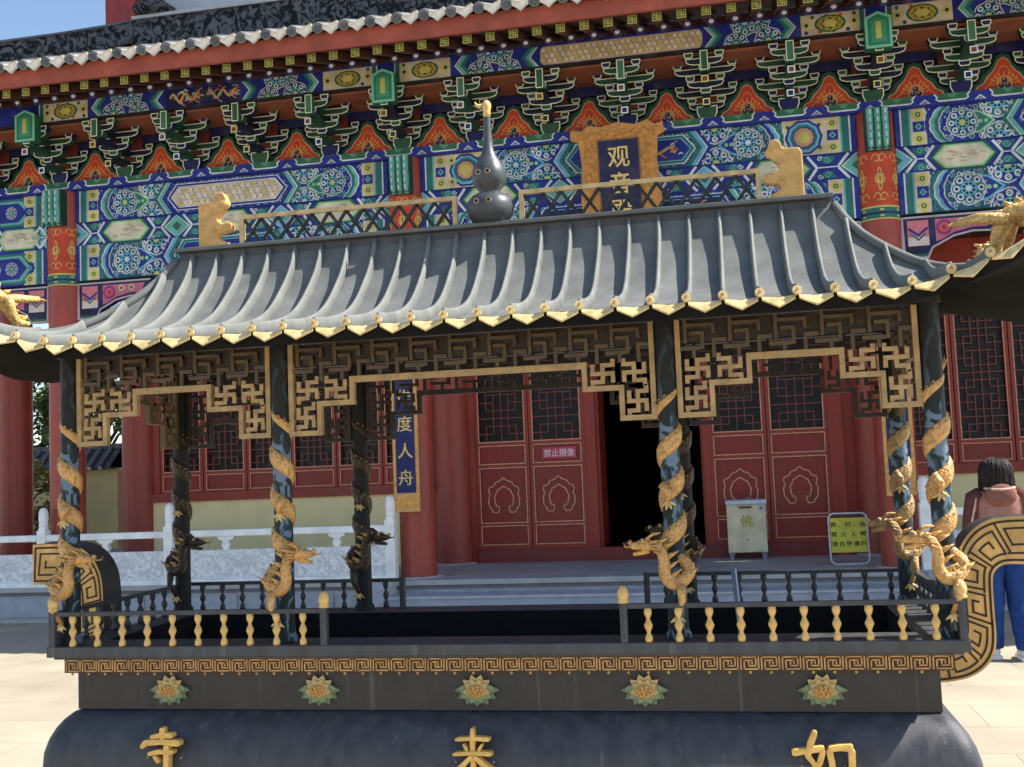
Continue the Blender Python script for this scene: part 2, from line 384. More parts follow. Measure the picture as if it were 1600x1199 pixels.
# raised characters on the belly
def belly_y(z):
    for (za,oa),(zb,ob) in zip(prof, prof[1:]):
        if za <= z <= zb: return -.025-.85*(oa+(ob-oa)*(z-za)/(zb-za))
    return -.03
BR = {'寺': (345, 1025, .000305, [[(352,715,48),(350,800,56),(345,900,44)],[(190,832,40),(330,812,44),(505,808,52)],[(66,965,40),(120,905,56),(330,888,50),(600,905,66)],[(160,1040,40),(300,1010,42),(512,1012,46)],[(412,925,50),(412,1060,58),(405,1230,56),(370,1290,44),(300,1270,16)],[(240,1060,26),(285,1105,44),(312,1140,34)]]),
      '来': (1375, 1115, .000575, [[(1375,945,18),(1372,1010,24),(1372,1140,24),(1372,1330,22)],[(1262,1018,18),(1370,1010,18),(1484,1016,22)],[(1312,1045,10),(1330,1070,16),(1338,1088,12)],[(1436,1045,10),(1420,1068,16),(1410,1086,12)],[(1246,1108,18),(1370,1098,18),(1498,1104,22)],[(1366,1118,20),(1310,1172,24),(1215,1235,10)],[(1382,1118,18),(1440,1168,26),(1520,1220,22)]]),
      '如': (320, 1135, .000575, [[(284,978,24),(252,1050,30),(232,1120,26),(262,1160,22),(318,1235,24)],[(142,1104,30),(220,1092,26),(330,1076,24)],[(322,1088,24),(298,1160,26),(200,1262,10)],[(356,1082,30),(368,1160,28),(372,1250,26)],[(352,1080,24),(420,1070,26),(492,1072,32)],[(484,1080,32),(482,1160,30),(476,1250,28)],[(374,1236,24),(476,1236,24)]])}
ZCH = {'寺': .622, '来': .627, '如': .631}
for ch, x in (('寺',-1.205),('来',.018),('如',1.236)):
    cx_, cz_, k_, st = BR[ch]; m = M(); zb_ = ZCH[ch]
    for si, stx in enumerate(st):
        P_ = []
        for (a, b, w_), (a2, b2, w2) in zip(stx, stx[1:]):
            for q in range(6): t = q/6; P_.append((a+(a2-a)*t, b+(b2-b)*t, w_+(w2-w_)*t))
        P_.append(stx[-1]); n = len(P_); L_ = []; R_ = []
        for i in range(n):
            d_ = Vector((P_[min(i+1,n-1)][0]-P_[max(i-1,0)][0], P_[min(i+1,n-1)][1]-P_[max(i-1,0)][1])).normalized(); w_ = P_[i][2]*.64*(1 if 0 < i < n-1 else .62)
            for side, sg in ((L_,1),(R_,-1)): side.append((x+(P_[i][0]-d_.y*w_*sg-cx_)*k_, zb_-(P_[i][1]+d_.x*w_*sg-cz_)*k_))
        f_ = -.024-.0012*si
        b0 = len(m.v)
        for i in range(n):
            for (a, b), yy in ((L_[i],f_+.002),(((L_[i][0]+R_[i][0])/2,(L_[i][1]+R_[i][1])/2),f_),(R_[i],f_+.002),(R_[i],.004),(L_[i],.004)): m.v.append((a, yy, b))
        for i in range(n-1):
            for q in range(5): m.f.append((b0+i*5+q, b0+i*5+(q+1)%5, b0+(i+1)*5+(q+1)%5, b0+(i+1)*5+q)); m.c.append(lin(238,190,104))
        for e_ in (0, n-1): m.f.append(tuple(b0+e_*5+q for q in range(5))); m.c.append(lin(238,190,104))
    for px_ in (-.07,.07):                                          # short pins that hold the letters off the bulge
        m.tube([(x+px_,-.004,.60),(x+px_,.10,.60)],.004,lin(150,150,150),6)
    m.xf(lambda p: Vector((p.x, p.y-.157, p.z)))
    m.build('raised_character', GOLD, burner)

# railings: posts with gold finials, balusters, hand rail
cBAR = lin(70,72,76); cBAL = lin(236,192,116)
def finial(x, y, col=cBAL):
    m = M(); m.lathe([(.019,0),(.021,.006),(.016,.012),(.021,.022),(.021,.036),(.017,.048),(.010,.058),(.002,.063)], x, y, 1.150, col, 10); return m
def railing(x0, x1, y, bal, n, ztop, name='railing', ydir=None):
    """straight run from (x0,y) to (x1,y) or along y when ydir given"""
    P0 = Vector((x0, y, 0)); P1 = Vector((x1, y, 0)) if ydir is None else Vector((x0, ydir, 0))
    d = (P1-P0).normalized(); nrm = Vector((d.y, -d.x, 0))
    rr = M(); rr.bar(P0+Vector((0,0,ztop-.008)), P1+Vector((0,0,ztop-.008)), .016, .022, cBAR, up=nrm)
    rl = rr.build(name, BRONZE, burner)
    for i in range(n):
        p = P0+(P1-P0)*((i+.8)/(n+.6)); bm_ = M()
        pr = [(.0135,0),(.0145,.014),(.011,.023),(.0062,.032),(.0105,.043),(.0155,.054),(.0155,.060),(.0105,.071),(.0062,.082),(.011,.092),(.0145,.102),(.0135,ztop-.016-1.011)]
        bm_.lathe(pr, 0, 0, 1.011, bal, 8)
        if first_b[0] is None or first_b[1] != bal:
            o_ = bm_.build('baluster', GOLD if bal == cBAL else BRONZE, rl, smooth=True, at=(0,0,1.011)); o_.location = p+Vector((0,0,1.011))-org(rl); WO[o_.name] = p+Vector((0,0,1.011)); first_b[0] = o_; first_b[1] = bal
        else:
            dup(first_b[0], p+Vector((0,0,1.011)), rl)
    for q in (P0, P1):
        pm = M(); pm.box(q.x-.013,q.x+.013,q.y-.013,q.y+.013,1.0105,1.150,cBAR); po = pm.build('railing_post', BRONZE, rl)
        if bal == cBAL: finial(q.x, q.y).build('finial', GOLD, rl, smooth=True)
    return rl
first_b = [None, None]
ZR = 1.147
railing(-1.725, -.571, -.085, cBAL, 10, ZR); railing(.574, 1.728, -.085, cBAL, 10, ZR)
railing(-1.725, -.60, 1.015, cBAR, 10, ZR); railing(.57, 1.728, 1.015, cBAR, 10, ZR)
railing(-1.725, 0, -.055, cBAR, 9, ZR, ydir=.985); railing(1.728, 0, -.055, cBAR, 9, ZR, ydir=.985)

# pillars with cloud patches, each wound by a gold dragon
def pillar_nodes(t, n, b):
    L = t.links; tc = n.new('ShaderNodeTexCoord'); mp = n.new('ShaderNodeMapping'); mp.inputs['Scale'].default_value = (1,1,.75)
    nz = n.new('ShaderNodeTexNoise'); nz.inputs['Scale'].default_value = 11; nz.inputs['Detail'].default_value = 2; nz.inputs['Distortion'].default_value = 1.6
    L.new(tc.outputs['Object'], mp.inputs[0]); L.new(mp.outputs[0], nz.inputs['Vector'])
    cr = n.new('ShaderNodeValToRGB'); e = cr.color_ramp.elements; e[0].position=.49; e[0].color=(.022,.027,.028,1); e[1].position=.56; e[1].color=(.14,.20,.27,1)
    e2 = cr.color_ramp.elements.new(.525); e2.color = (.03,.065,.07,1)
    L.new(nz.outputs['Fac'], cr.inputs[0])
    sx_ = n.new('ShaderNodeSeparateXYZ'); L.new(tc.outputs['Object'], sx_.inputs[0]); rs = n.new('ShaderNodeMapRange'); rs.inputs[1].default_value=.78; rs.inputs[2].default_value=.95; rs.inputs[4].default_value=.85; L.new(sx_.outputs['Z'], rs.inputs[0])
    ms = n.new('ShaderNodeMix'); ms.data_type='RGBA'; ms.inputs[7].default_value=(.018,.017,.016,1); L.new(rs.outputs[0], ms.inputs[0]); L.new(cr.outputs[0], ms.inputs[6]); L.new(ms.outputs[2], b.inputs['Base Color'])   # colour mixed darker towards the top
    bp = n.new('ShaderNodeBump'); bp.inputs['Strength'].default_value=.5; bp.inputs['Distance'].default_value=.01; L.new(nz.outputs['Fac'], bp.inputs['Height']); L.new(bp.outputs[0], b.inputs['Normal'])
PILM = simple('cloud_relief_pillar', (.05,.06,.06,1), .5, pillar_nodes)
cDG = lin(216,158,84)
def dragon_mesh(hand, cDG=lin(218,168,100)):
    """dragon coiled round a vertical axis at x=y=0, z measured from the rim; hand=+1 head to the right"""
    d = M(); pts = []; rad = []
    zt, zb, pitch = .925, .335, .163
    turns = (zt-zb)/pitch; n = 84
    th0 = -2.2
    b0 = len(d.v); K = 12
    for i in range(n+1):                                            # body hugging the shaft: wide, flattish section
        f = i/n; th = th0+f*turns*2*pi; z = zt-f*(zt-zb); g_ = .25+.75*min(1, f*3.0)
        er = Vector((sin(th), -cos(th), 0)); et = Vector((cos(th), sin(th), -pitch/(2*pi*.045))).normalized(); ew = er.cross(et)
        pts.append(er*.040+Vector((0,0,z))); rad.append(.018)
        for q in range(K):
            a = 2*pi*q/K; p = er*(.034+.016*g_*cos(a))+ew*(.031*g_*sin(a))+Vector((0,0,z)); d.v.append(tuple(p))
    for i in range(n):
        for q in range(K): d.f.append((b0+i*K+q, b0+i*K+(q+1)%K, b0+(i+1)*K+(q+1)%K, b0+(i+1)*K+q)); d.c.append(cDG)
    # neck: leaves the coil at the back, comes round the front, then rises outward to the head
    a_ = th0+turns*2*pi
    e = pts[-1]
    for p, rr in ((Vector((-.048,-.03,.262)),.023),(Vector((-.030,-.058,.215)),.024),(Vector((.012,-.070,.206)),.024),(Vector((.036,-.072,.240)),.022),(Vector((.036,-.076,.29)),.020),(Vector((.054,-.078,.335)),.019),(Vector((.088,-.078,.343)),.019)):
        pts.append(p); rad.append(rr)
    sm = []
    for i in range(len(pts)-9, len(pts)-1):
        pass
    tail = pts[:n-2]; ctrl = pts[n-3:]; crad = rad[n-3:]
    q = []; qr = []
    for i in range(len(ctrl)-1):                                    # Catmull-Rom through the neck
        p0 = ctrl[max(i-1,0)]; p1 = ctrl[i]; p2 = ctrl[i+1]; p3 = ctrl[min(i+2,len(ctrl)-1)]
        for j in range(4):
            t = j/4; q.append(.5*((2*p1)+(p2-p0)*t+(2*p0-5*p1+4*p2-p3)*t*t+(3*p1-p0-3*p2+p3)*t**3)); qr.append(crad[i]*(1-t)+crad[i+1]*t)
    q.append(ctrl[-1]); qr.append(crad[-1])
    path = tail+q[1:]; pr = rad[:n-2]+qr[1:]
    d.tube(q, qr, cDG, 10)
    # scaly crest: fins along the outside of the coil
    for i in range(8, len(path)-4, 2):
        p = path[i]; t = (path[i+1]-path[i-1]).normalized(); out = Vector((p.x, p.y, 0)); out = (out.normalized() if out.length > 1e-4 else Vector((0,-1,0)))
        u_ = (Vector((0,0,1))-t*t.z).normalized(); c = p+u_*pr[i]*.9+out*.004
        s_ = pr[i]*.5
        d.add([c-t*s_, c+t*s_, c+u_*s_*1.1-t*s_*.6, c+out*.006-t*0], [(0,1,2),(0,3,1),(1,3,2),(2,3,0)], lin(196,150,84))
    # head: skull, snout, open jaws, brow, horns, whiskers, mane
    h = Vector((.088,-.078,.343)); hb = len(d.v)
    d.tube([h+Vector((-.02,0,-.004)), h+Vector((.008,0,.006)), h+Vector((.034,0,.002)), h+Vector((.062,0,-.001)), h+Vector((.078,0,.004))], [.020,.025,.021,.016,.012], cDG, 9)
    d.tube([h+Vector((.0,0,-.02)), h+Vector((.03,0,-.028)), h+Vector((.066,0,-.036))], [.014,.011,.007], cDG, 8)
    d.ball(h+Vector((.076,0,.013)), .011, lin(226,176,104), 7, 5)
    for sy in (-1, 1):
        d.ball(h+Vector((.026,sy*.022,.020)), .009, lin(232,200,140), 7, 5); d.ball(h+Vector((.029,sy*.028,.021)), .004, cBLACK, 5, 4)
        d.tube([h+Vector((.008,sy*.014,.026)), h+Vector((-.018,sy*.024,.046)), h+Vector((-.05,sy*.028,.05))], [.007,.006,.002], cDG, 6)
        d.tube([h+Vector((.074,sy*.012,-.004)), h+Vector((.094,sy*.03,-.004)), h+Vector((.1,sy*.04,.016))], [.004,.003,.001], cDG, 5)
        for i in range(4): d.tube([h+Vector((-.006-.006*i,sy*.02,.012-.012*i)), h+Vector((-.04-.006*i,sy*(.034+.003*i),.02-.018*i))], [.009,.001], cDG, 5)
    d.v[hb:] = [tuple(h+(Vector(p_)-h)*.88) for p_ in d.v[hb:]]
    for i in range(7):                                              # mane spikes down the back of the neck
        p = path[-3-i*3]; d.tube([p+Vector((-.018,0,.012)), p+Vector((-.055,-.004,.026+.003*i))], [.012,.001], lin(222,176,104), 5)
    # two legs with four splayed claws
    for base, tip in ((Vector((-.02,-.085,.20)), Vector((-.002,-.066,.085))), (Vector((.03,-.06,.56)), Vector((.012,-.062,.50)))):
        mid = (base+tip)/2+Vector((-.012,-.014,0)); d.tube([base, mid, tip], [.018,.014,.010], cDG, 7)
        for a2 in (-1.05,-.4,.25,.9):
            v = Vector((sin(a2), -.12, -cos(a2)))*.034; d.tube([tip, tip+v*.6+Vector((0,-.008,0)), tip+v], [.008,.006,.001], lin(236,206,140), 5)
    for i in range(5):                                              # tail tuft
        a2 = -.6+.3*i; p = path[0]; d.tube([p, p+Vector((.012*sin(a2*3),-.004,.02)), p+Vector((.05*sin(a2),-.012,.055))], [.008,.006,.001], cDG, 5)
    if hand < 0: d.xf(lambda p: Vector((-p.x, p.y, p.z)))
    return d
pil = M(); pil.lathe([(.046,0),(.046,.02),(.0375,.03),(.0365,.6),(.036,1.17)], 0, 0, 0, cMETAL, 18)
PILD = simple('dark_pillar', (.022,.022,.022,1), .6, lambda t, n, b: None)  # plain near-black shaft for the rear row
first_p = {}
for hand in (1, -1):
    xs = (-1.7, -.764) if hand > 0 else (.764, 1.7)
    for y in (0, YB):
        for x in xs:
            dark = 0 if y == 0 else (2 if x > 1.5 else 1)  # rear row near-black; right end one lighter, light falling on it put into the colour
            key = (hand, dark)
            if key not in first_p:
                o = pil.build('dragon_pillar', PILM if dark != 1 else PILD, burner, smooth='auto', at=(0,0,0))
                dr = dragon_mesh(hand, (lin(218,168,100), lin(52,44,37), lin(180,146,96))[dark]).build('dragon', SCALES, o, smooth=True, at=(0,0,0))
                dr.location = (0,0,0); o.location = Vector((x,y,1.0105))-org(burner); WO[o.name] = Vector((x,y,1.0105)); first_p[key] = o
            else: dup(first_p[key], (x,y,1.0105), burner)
# fretwork: lattice of interlocking square hooks inside a stepped frame
cFR = lin(196,158,100)
def hook_lattice(m, x0, x1, z0, z1, per, w, d, y, col):
    nx = max(1, round((x1-x0)/per)); nz = max(1, round((z1-z0)/per)); px = (x1-x0)/nx; pz = (z1-z0)/nz
    def seg(a, b, c, e, k):
        m.box(min(a,c)-w/2, max(a,c)+w/2, y-d/2+k*.0008, y+d/2-k*.0008, min(b,e)-w/2, max(b,e)+w/2, col)
    for i in range(nx):
        for j in range(nz):
            X = x0+i*px; Z = z0+j*pz; f = 1 if (i+j) % 2 == 0 else -1
            cx = X+px/2; cz = Z+pz/2
            seg(X+.18*px, cz, X+.82*px, cz, 0); seg(cx, Z+.16*pz, cx, Z+.84*pz, 1)
            seg(cx, Z+.84*pz, cx+f*.33*px, Z+.84*pz, 2); seg(cx, Z+.16*pz, cx-f*.33*px, Z+.16*pz, 2)
            seg(X+.82*px, cz, X+.82*px, cz-f*.30*pz, 3); seg(X+.18*px, cz, X+.18*px, cz+f*.30*pz, 3)
            seg(cx+f*.33*px, Z+.84*pz, cx+f*.33*px, Z+1.0*pz, 4); seg(cx-f*.33*px, Z+.16*pz, cx-f*.33*px, Z, 4)
def key_band(m, x0, x1, z0, z1, per, w, d, y, col):
    n = round((x1-x0)/per); per = (x1-x0)/n; H = z1-z0
    for i in range(n):
        X = x0+i*per
        def s_(u0,v0,u1,v1,k): m.box(X+min(u0,u1)*per-w/2, X+max(u0,u1)*per+w/2, y-d/2+k*.0008, y+d/2-k*.0008, z0+min(v0,v1)*H-w/2, z0+max(v0,v1)*H+w/2, col)
        s_(.0,.22,.5,.22,1); s_(.5,.22,.5,.62,2); s_(.5,.62,.25,.62,1); s_(.75,0,.75,.42,2); s_(.75,.42,1,.42,1); s_(.12,.42,.12,1,2); s_(.12,.84,.75,.84,1); s_(.75,.84,.75,.64,2); s_(.30,0,.30,.22,3)
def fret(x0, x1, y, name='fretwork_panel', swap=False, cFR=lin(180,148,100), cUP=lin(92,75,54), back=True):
    m = M(); w, d = .0135, .018; zt, zc, z2, z3 = 2.175, 2.018, 1.927, 1.812; q = .118
    fw_ = .019
    key_band(m, x0+fw_, x1-fw_, zc+.02, zt, .16, w, d, y, cUP)  # upper band in darker brown: shade under the eave put into the colour
    if back: m.box(x0+fw_+.001, x1-fw_-.001, y+.010, y+.014, zc+.075, zt, lin(56,46,36))  # dark board added behind, shade in the relief put into its colour
    # frame outline
    def fr(a, b, c, e): m.box(a, b, y-.013, y+.013, c, e, cFR)
    fr(x0, x0+fw_, z3, zt); fr(x1-fw_, x1, z3, zt); fr(x0+2*q+2*fw_, x1-2*q-2*fw_, zc-.004, zc+.02)
    for sgn, xa in ((1, x0), (-1, x1)):
        def bx(u0, u1, c, e):
            a, b = xa+sgn*u0, xa+sgn*u1; fr(min(a,b), max(a,b), c, e)
        bx(fw_, q+fw_, z3, z3+fw_); bx(q+.0005, q+fw_-.0005, z3+fw_, z2); bx(q+.0005, 2*q+fw_, z2, z2+fw_); bx(2*q+fw_+.0005, 2*q+2*fw_, z2, zc+.02)
        def hl(u0, u1, c, e):
            a, b = xa+sgn*u0, xa+sgn*u1; hook_lattice(m, min(a,b), max(a,b), c, e, .115, w*1.15, d*.9, y, cFR)
        hl(fw_, q, z3+fw_, z2+.01); hl(fw_, 2*q+fw_, z2+fw_, zc+.02)
    if swap:                                                     # turned to run along y at x = y argument
        m.xf(lambda p: Vector((p.y, p.x, p.z)))
    return m.build(name, GOLD, burner)
for y in (0, YB):
    kw = {} if y == 0 else dict(cFR=lin(50,40,34), cUP=lin(44,36,32), back=False)      # rear row in near-black tones
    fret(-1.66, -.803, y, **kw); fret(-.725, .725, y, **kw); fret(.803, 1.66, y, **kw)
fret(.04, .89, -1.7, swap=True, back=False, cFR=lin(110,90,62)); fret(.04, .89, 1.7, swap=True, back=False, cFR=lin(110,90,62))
bm_ = M(); cB2 = lin(44,40,37)
bm_.box(-1.74,1.74,-.035,.035,2.18,2.23,cB2); bm_.box(-1.74,1.74,YB-.035,YB+.035,2.18,2.23,cB2); bm_.box(-1.735,-1.665,.035,YB-.035,2.18,2.23,cB2); bm_.box(1.665,1.735,.035,YB-.035,2.18,2.23,cB2)
bm_.build('roof_frame', BRONZE, burner)

# roof: concave hipped shell with upturned corners
RX, RUN = 1.43, .765
KN = [(0,1.036),(.03,.985),(.07,.930),(.15,.845),(.3,.735),(.4,.675),(.5,.632),(.6,.603),(.7,.582),(.85,.560),(1,.545)]
def rprof(u):
    u = min(max(u, 0), 1.02)
    for (a, za), (b, zb) in zip(KN, KN[1:]):
        if u <= b: 
            i = KN.index((a, za)); t = (u-a)/(b-a)
            m0 = (zb-KN[max(i-1,0)][1])/(b-KN[max(i-1,0)][0]) if i > 0 else (zb-za)/(b-a)
            m1 = (KN[min(i+2,len(KN)-1)][1]-za)/(KN[min(i+2,len(KN)-1)][0]-a)
            h = b-a; return za*(2*t**3-3*t*t+1)+h*m0*(t**3-2*t*t+t)+zb*(-2*t**3+3*t*t)+h*m1*(t**3-t*t)
    return KN[-1][1]
def lift(a, u): return .55*max(0, a)**1.6*u*u
def rz_front(X, u): return EZ+rprof(u)+lift(abs(X)-1.55, u)
def rz_side(dY, u): return EZ+rprof(u)+lift(abs(dY)-.12, u)
cRF = cGREYROOF
def slope_front(sgn, dz):
    return lambda a, u: ((2*a-1)*(RX+RUN*u), YC-sgn*RUN*u, rz_front((2*a-1)*(RX+RUN*u), u)+dz*u)
def slope_side(sgn, dz):
    return lambda a, u: (sgn*(RX+RUN*u), YC+(2*a-1)*RUN*u, rz_side((2*a-1)*RUN*u, u)+dz*u)
rf = M(); sf = M()
for sg in (1, -1):
    rf.grid(slope_front(sg, 0), 60, 26, cRF); rf.grid(slope_side(sg, 0), 24, 26, cRF)
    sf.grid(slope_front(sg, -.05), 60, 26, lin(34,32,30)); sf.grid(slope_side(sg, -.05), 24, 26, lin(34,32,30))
    # eave edge
    for fn0, fn1, nn in ((slope_front(sg,0), slope_front(sg,-.05), 60), (slope_side(sg,0), slope_side(sg,-.05), 24)):
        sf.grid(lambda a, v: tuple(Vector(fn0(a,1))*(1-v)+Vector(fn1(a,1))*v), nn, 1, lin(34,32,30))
roof = rf.build('roof', ROOFM, burner, smooth='auto'); sf.build('soffit', SOFFIT, roof, smooth='auto')
def rib(pathf, n=18, r=.0115):
    return [Vector(pathf(i/n)) for i in range(n+1)]
def ribtube(m, pts, ex, w, h, col, n=10):
    b0 = len(m.v); k = len(pts); ex = Vector(ex)
    for i, p in enumerate(pts):
        t = (pts[min(i+1,k-1)]-pts[max(i-1,0)]).normalized(); nn = t.cross(ex); nn = nn if nn.z > 0 else -nn
        for q in range(n):
            a = 2*pi*q/n; m.v.append(tuple(p+ex*(w*cos(a))+nn*(h*sin(a))))
    for i in range(k-1):
        for q in range(n): m.f.append((b0+i*n+q,b0+i*n+(q+1)%n,b0+(i+1)*n+(q+1)%n,b0+(i+1)*n+q)); m.c.append(col)
    m.f.append(tuple(b0+q for q in range(n))); m.c.append(col); m.f.append(tuple(b0+(k-1)*n+q for q in range(n))); m.c.append(col)
rb = M()
NX = 15
for sg in (1, -1):
    for k_ in range(-NX, NX+1):
        X = k_*.1235; u0 = max(.022, (abs(X)-RX)/RUN+.02)
        P_ = [Vector((X, YC-sg*RUN*u, rz_front(X, u)+.017)) for u in [u0+(1.0-u0)*i/20 for i in range(21)]]
        if u0 < .95: ribtube(rb, P_, (1,0,0), .0105, .027, lin(124,126,122))
    for k_ in range(-5, 6):
        dY = k_*.1235; u0 = max(.05, abs(dY)/RUN+.02)
        if u0 < .95: rb.tube([Vector((sg*(RX+RUN*u), YC+dY, rz_side(dY, u)+.017)) for u in [u0+(1.0-u0)*i/20 for i in range(21)]], .0145, lin(124,126,122), 8)
rb.build('roof_ribs', ROOFM, roof, smooth=True)
for sx in (1, -1):
    for sy in (1, -1):
        hp = M(); hp.tube([Vector((sx*(RX+RUN*u), YC-sy*RUN*u, rz_front(RX+RUN*u, u)+.012)) for u in [.02+.98*i/24 for i in range(25)]], .019, cRF, 8)
        hp.build('hip_ridge', ROOFM, roof, smooth=True)
# gold drip tiles and rib ends along every eave
cDT = lin(222,196,138)
def drip(dt, P0, P1, out):
    """pointed gold plate sloping down between two rib ends"""
    P0 = Vector(P0); P1 = Vector(P1); out = Vector(out)
    t = P1-P0; nz_ = (Vector((0,0,1))*.75+out*.6).normalized()
    A = [(.05,0),(.5,.0),(.95,0),(.95,.014),(.5,.050),(.05,.014)]
    dirn = (out*.72-Vector((0,0,.70))).normalized()
    top = [P0+t*a+dirn*b+Vector((0,0,.004-.006*(1-abs(2*a-1)))) for a, b in A]; bot = [p-nz_*.007 for p in top]
    n = len(top); dt.add(top+bot, [tuple(range(n)), tuple(range(2*n-1, n-1, -1))]+[(i, (i+1)%n, n+(i+1)%n, n+i) for i in range(n)], cDT)
def disc(dt, p, out):
    out = (Vector(out)*.86+Vector((0,0,.30))).normalized(); p = Vector(p)+out*.004+Vector((0,0,.006))
    dt.tube([p, p+out*.012], 0.0160, cDT, 12); dt.tube([p+out*.012, p+out*.017], .0050, lin(180,136,84), 8)
for sg in (1, -1):
    dt = M()
    for k_ in range(-NX-2, NX+3):
        X = k_*.1235
        if abs(X) < 2.15: disc(dt, (X, YC-sg*RUN, rz_front(X,1)+.008), (0,-sg,0))
        if abs(X+.06) < 2.10: drip(dt, (X, YC-sg*RUN, rz_front(X,1)), (X+.1235, YC-sg*RUN, rz_front(X+.1235,1)), (0,-sg,0))
    dt.build('eave_tiles', GOLD, roof); dt = M()
    for k_ in range(-5, 6):
        dY = k_*.1235; disc(dt, (sg*(RX+RUN), YC+dY, rz_side(dY,1)+.008), (sg,0,0))
        drip(dt, (sg*(RX+RUN), YC+dY-.06, rz_side(dY-.06,1)), (sg*(RX+RUN), YC+dY+.06, rz_side(dY+.06,1)), (sg,0,0))
    dt.build('eave_tiles', GOLD, roof)
# ridge beam with flat cap
rg = M(); rg.box(-1.42,1.42,YC-.016,YC+.016,EZ+.96,EZ+1.038,lin(92,94,98)); rg.box(-1.445,1.445,YC-.05,YC+.05,EZ+1.0385,EZ+1.056,cRF)
ridge = rg.build('ridge_beam', ROOFM, burner, bevel=.003)
ZT = EZ+1.0565
# ridge lattice rail
for xa, xb in ((-1.14,-.125),(.15,1.165)):
    m = M(); h0, h1 = ZT, ZT+.135; cR = lin(206,176,124)
    m.box(xa,xb,YC-.010,YC+.010,h1-.019,h1,cR); m.box(xa,xa+.02,YC-.010,YC+.010,h0,h1-.0195,cR); m.box(xb-.02,xb,YC-.010,YC+.010,h0,h1-.0195,cR)
    n = 12; pw = (xb-xa-.04)/n
    for i in range(n):
        X = xa+.02+i*pw
        m.bar((X,YC-.0025,h0),(X+pw,YC-.0025,h1-.02),.0135,.008,lin(34,36,38)); m.bar((X+pw,YC+.003,h0),(X,YC+.003,h1-.02),.0135,.008,lin(34,36,38))
    m.build('ridge_lattice', GOLD, burner)
# ridge-end ornaments (side view of a curling beast)
OP = [(690,690),(690,280),(662,242),(525,238),(505,178),(470,150),(420,160),(392,215),(402,300),(440,345),(482,380),(488,430),(440,470),(385,455),(345,465),(330,495),(342,540),(400,552),(470,560),(492,590),(470,625),(395,650),(400,690)]
for sx in (1, -1):
    m = M(); m.prism([(sx*(1.268+(x-545)*.00046), ZT+(690-z)*.00046) for x, z in OP], YC-.022, YC+.022, lin(214,166,96))
    m.ball((sx*(1.268-.052), YC, ZT+.195), .028, lin(220,172,100), 10, 7, (1.1,1,.9)); m.tube([(sx*1.19,YC,ZT+.095),(sx*1.215,YC,ZT+.088),(sx*1.25,YC,ZT+.075)],[.022,.024,.028],lin(214,166,96),8)
    m.build('ridge_ornament', GOLD, burner, bevel=.006)
# gourd finial
gp = [(.062,0),(.075,.006),(.097,.035),(.104,.064),(.098,.096),(.078,.120),(.046,.135),(.047,.147),(.070,.174),(.075,.206),(.069,.240),(.053,.270),(.038,.295),(.025,.325),(.020,.37),(.0175,.42),(.0155,.47)]
m = M(); m.lathe(gp, .022, YC, ZT, lin(78,82,84), 28); go = m.build('gourd_finial', mat('dark_bronze', .38, metal=.25, noise=.3, nscale=9, bump=.1, bscale=50, rnoise=.1, drips=.3), burner, smooth='auto')
m = M(); m.lathe([(.0155,.470),(.016,.490),(.017,.505),(.021,.518),(.019,.533),(.011,.543),(.002,.546)], .022, YC, ZT, cBAL, 14); m.tube([(.0,YC,ZT+.52),(-.022,YC,ZT+.528),(-.03,YC,ZT+.545)],[.012,.008,.002],cBAL,6); m.build('gourd_tip', GOLD, go, smooth=True)
for dz, rr, dx in ((.082,.1025,.027),(.214,.0745,.021)):
    for sx in (-1, 1):
        m = M(); X = .010+sx*dx; y = YC-sqrt(rr*rr-(X-.022)**2)+.004
        m.tube([(X,y+.006,ZT+dz),(X,y-.008,ZT+dz)],.0120,lin(196,164,120),12); m.tube([(X,y-.006,ZT+dz),(X,y-.0085,ZT+dz)],.0082,cBLACK,10); m.build('vent_hole', GOLD, go)
